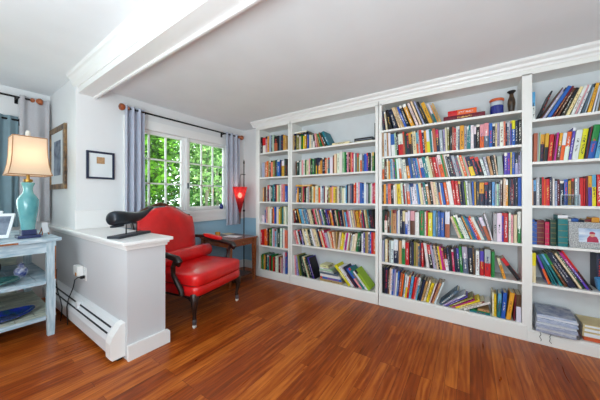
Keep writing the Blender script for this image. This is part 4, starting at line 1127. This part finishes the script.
o = MB().box(-.12, .12, -.085, .085, 0, .002).build('paper_sheet', 'paper', loc=(-2.93, 2.52, .6525), rot=(0, 0, .25))
tag(o, 'loose white sheet of paper lying on the walnut side table', 'paper')
o = MB().box(-.09, .09, -.065, .065, 0, .003).build('notepad', 'cream', loc=(-3.2, 2.66, .6525), rot=(0, 0, -.2))
tag(o, 'cream notepad at the back of the walnut side table', 'notepad')

# ------------------------------------------------------------------ floor lamp with a red glass cone
t = thing('floor_lamp', 'black iron floor lamp with a hanging red glass cone shade', 'lamp', (-3.03, 2.84, .001))
MB().lathe([(.12, 0), (.122, .012), (.09, .022), (.03, .03), (.014, .05)]).build('base', 'iron', t, True)
MB().tube([(0, 0, .03), (0, 0, 1.77)], .0085, 10).build('pole', 'iron', t, True)
MB().lathe([(.006, 1.77), (.014, 1.785), (.011, 1.81), (.003, 1.845)], n=12).build('finial', 'iron', t, True)
MB().lathe([(.009, 1.0), (.018, 1.005), (.018, 1.03), (.009, 1.035)], n=12).build('collar', 'iron', t, True)
MB().tube([(.03, 0, 1.60), (0, 0, 1.60), (-.028, -.022, 1.608), (-.046, -.037, 1.595), (-.05, -.04, 1.55), (-.05, -.04, 1.40)], .006, 8).build('arm', 'iron', t, True)
cx, cy = -.05, -.04
cone = MB().loft([[(cx+r*math.cos(2*PI*k/28), cy+r*math.sin(2*PI*k/28), z) for k in range(28)] for r, z in ((.015, .985), (.028, 1.04), (.056, 1.16), (.086, 1.28), (.115, 1.40))], caps=False).build('shade', 'redglass', t, True)
MB().lathe([(.006, .80), (.013, .91), (.017, .977), (.015, .989)], (cx, cy, 0), 14).build('tip', 'wood', t, True)
MB().lathe([(.006, -.04), (.03, -.02), (.036, .008), (.022, .035), (.012, .05)], (cx, cy, 1.26), 14).build('bulb', 'bulb', t, True)
ld = bpy.data.lights.new('floor_lamp_light', 'POINT'); ld.energy = .6; ld.color = (1, .7, .5); ld.shadow_soft_size = .03
lo = bpy.data.objects.new('floor_lamp_light', ld); sc.collection.objects.link(lo); lo.location = (-3.03+cx, 2.84+cy, 1.34)

# ------------------------------------------------------------------ distressed console table with its things
t = thing('console_table', 'distressed pale blue three-tier console table against the half wall', 'table', (-3.62, 0, 0))
XL, XR, Y0, Y1 = -.53, .535, -.75, .665
MB().box(XL, XR, Y0, Y1, .845, .873, .004).build('tabletop', 'distressed', t)
MB().box(XR-.004, XR+.0015, .30, .40, .846, .86).build('worn_edge', 'worn', t)
a = MB()
a.box(XR-.06, XR-.035, Y0+.05, Y1-.03, .745, .845); a.box(XL+.04, XL+.06, Y0+.05, Y1-.03, .745, .845); a.box(XL+.06, XR-.06, Y1-.055, Y1-.04, .745, .845)
a.build('apron', 'distressed', t)
for x in (XR-.045, XL+.045):
    for y in (Y1-.065, Y0+.065):
        o = MB().loft([[(x+p*q, y+r*q, z) for p, r in ((-1, -1), (1, -1), (1, 1), (-1, 1))] for z, q in ((0, .022), (.2, .027), (.845, .029))]).build('leg', 'distressed_leg', t)
        if x > 0: MB().box(x+.018, x+.0305, y+.022, y+.0305, .50, .80).build('worn_edge', 'worn', o)
for z, m in ((.50, 'distressed'), (.185, 'distressed2')):
    a = MB()
    n = 11
    for k in range(n):
        y0 = Y0+.04+(Y1-Y0-.07)*k/n
        a.box(XL+.03, XR-.03, y0+.002, y0+(Y1-Y0-.07)/n-.002, z-.02, z)
    a.build('slatted_shelf', m, t)
    MB().box(XR-.03, XR-.01, Y0+.1, Y1-.1, z-.03, z+.002).build('shelf_edge', 'distressed', t)
a = MB()
for k in range(7):
    y0 = Y0+.1+k*.17
    a.box(XL+.012, XL+.026, y0, y0+.15, .185, .745)
a.build('back_slats', 'distressed2', t)

t = thing('table_lamp', 'teal crackle vase table lamp with a square cream bell shade', 'lamp', (-3.30, .486, .8735))
a = MB(); a.box(-.075, .075, -.072, .072, 0, .028, .004); a.box(-.048, .048, -.048, .048, .028, .075, .006)
a.build('plinth', 'navyglaze', t)
MB().lathe([(.045, .075), (.046, .085), (.052, .15), (.064, .24), (.071, .31), (.069, .345), (.053, .375), (.036, .40), (.030, .43), (.033, .46), (.045, .49), (.040, .497), (.02, .499)], n=32).build('body', 'teal', t, True)
MB().lathe([(.02, .499), (.03, .505), (.03, .525), (.012, .53), (.012, .565)], n=16).build('socket', 'brass', t, True)
def shade_ring(z, r):
    pts = []
    for k in range(4):
        c0 = [(1, -1), (1, 1), (-1, 1), (-1, -1)][k]; c1 = [(1, -1), (1, 1), (-1, 1), (-1, -1)][(k+1) % 4]
        for q in range(6):
            f = q/6
            pts.append(((c0[0]*(1-f)+c1[0]*f)*r, (c0[1]*(1-f)+c1[1]*f)*r, z))
    return pts
prof = [(.562, .134), (.60, .124), (.66, .114), (.73, .108), (.82, .105), (.897, .104)]
sh = MB().loft([shade_ring(z, r) for z, r in prof], caps=False).build('shade', 'shade', t, True, angle=50)
a = MB()
for z, r in (prof[0], prof[-1]):
    P = [(r, -r, z), (r, r, z), (-r, r, z), (-r, -r, z), (r, -r, z)]
    a.tube(P, .0045, 6)
for sx, sy in ((1, 1), (1, -1), (-1, 1), (-1, -1)):
    a.tube([(sx*r, sy*r, z) for z, r in prof], .0035, 6)
a.build('trim_cord', mat('tan_trim_cord', (170, 128, 92), .8), sh, True)
a = MB()
a.tube([(0, 0, .56), (.06, 0, .62), (.06, 0, .8), (0, 0, .897)], .003, 6); a.tube([(0, 0, .56), (-.06, 0, .62), (-.06, 0, .8), (0, 0, .897)], .003, 6)
a.tube([(-.104, 0, .897), (.104, 0, .897)], .003, 6)
a.build('harp', 'brass', t, True)
MB().lathe([(.008, .897), (.016, .915), (.017, .95), (.010, .965)], n=12).build('finial', 'caster', t, True)
MB().superell((0, 0, .66), (.03, .03, .045), 1, 16, 10).build('bulb', 'bulb', t, True)
ld = bpy.data.lights.new('table_lamp_light', 'POINT'); ld.energy = .5; ld.color = (1, .80, .58); ld.shadow_soft_size = .05
lo = bpy.data.objects.new('table_lamp_light', ld); sc.collection.objects.link(lo); lo.location = (-3.30, .486, .8735+.75)

# cards and a little easel beside the lamp
G = 'cards leaning on the console table'
for k, (y, z, lean, lab) in enumerate(((.29, .30, .42, 'large pale card leaning farthest along the console table behind another card'), (.36, .27, .40, 'pale card leaning next to the teal lamp base on the console table'))):
    o = MB().box(-.006, .006, -.07, .07, 0, z*.85, .001).build('card', 'paper', loc=(-3.5+.1*k, y-.04, .8775), rot=(0, -lean, -.6))
    MB().box(.006, .0068, -.05, .05, .03, z*.75).build('picture', 'print_blue' if k else 'greenglass', o)
    tag(o, lab, 'card', G)
t = thing('mini_easel', 'tiny orange wooden easel standing behind the teal lamp base', 'easel', (-3.36, .61, .8738), .5)
for s in (-1, 1):
    MB().tube([(.0, s*.03, .004), (-.02, s*.006, .11)], .005, 6).build('leg', 'finial', t)
MB().tube([(-.07, 0, .004), (-.02, 0, .108)], .005, 6).build('rear_leg', 'finial', t)
o = MB().box(-.003, .003, -.025, .025, 0, .10, .001).build('small_card', 'paper', loc=(-3.345, .61, .90), rot=(0, -.2, .5))
tag(o, 'small white card resting on the tiny orange easel', 'card')

# things on the shelves of the console table
t = thing('ginger_jar', 'small blue and white porcelain jar on the middle tier of the console table', 'jar', (-3.42, .46, .5005))
MB().lathe([(.022, 0), (.03, .004), (.046, .04), (.048, .065), (.035, .09), (.022, .1), (.024, .108)], n=20).build('body', 'porcelain', t, True)
MB().lathe([(.025, .1085), (.02, .122), (.006, .13), (.005, .14)], n=16).build('lid', 'porcelain', t, True)
t = thing('wicker_basket', 'dark wicker basket with a hooped handle on the middle tier', 'basket', (-3.5, .24, .5005))
MB().lathe([(.08, 0), (.09, .004), (.105, .08), (.11, .11), (.102, .11), (.095, .06), (.03, .012)], n=24).build('body', 'basket', t, True)
MB().tube([(0, .105*math.cos(a), .10+.12*math.sin(a)) for a in [PI*k/14 for k in range(15)]], .006, 8).build('handle', 'basket', t, True)
t = thing('glass_dish', 'sea-green glass dish lying on the middle tier front edge', 'dish', (-3.26, .30, .5025))
MB().lathe([(.05, 0), (.06, .002), (.11, .022), (.13, .034), (.127, .037), (.10, .026), (.02, .008)], n=28, sq=3).build('body', 'greenglass', t, True)
t = thing('glass_tray', 'oblong blue and green glass tray on the lowest tier', 'tray', (-3.32, .30, .1855))
def tray_ring(k, z): return [(.15*k*math.cos(2*PI*q/36), .235*k*math.sin(2*PI*q/36), z + .02*abs(math.sin(2*PI*q/36))**3*(k > .8)) for q in range(36)]
MB().loft([tray_ring(.5, .0), tray_ring(.75, .006), tray_ring(1.0, .03), tray_ring(.98, .035), tray_ring(.72, .013), tray_ring(.4, .008)]).build('body', 'blueglass', t, True)
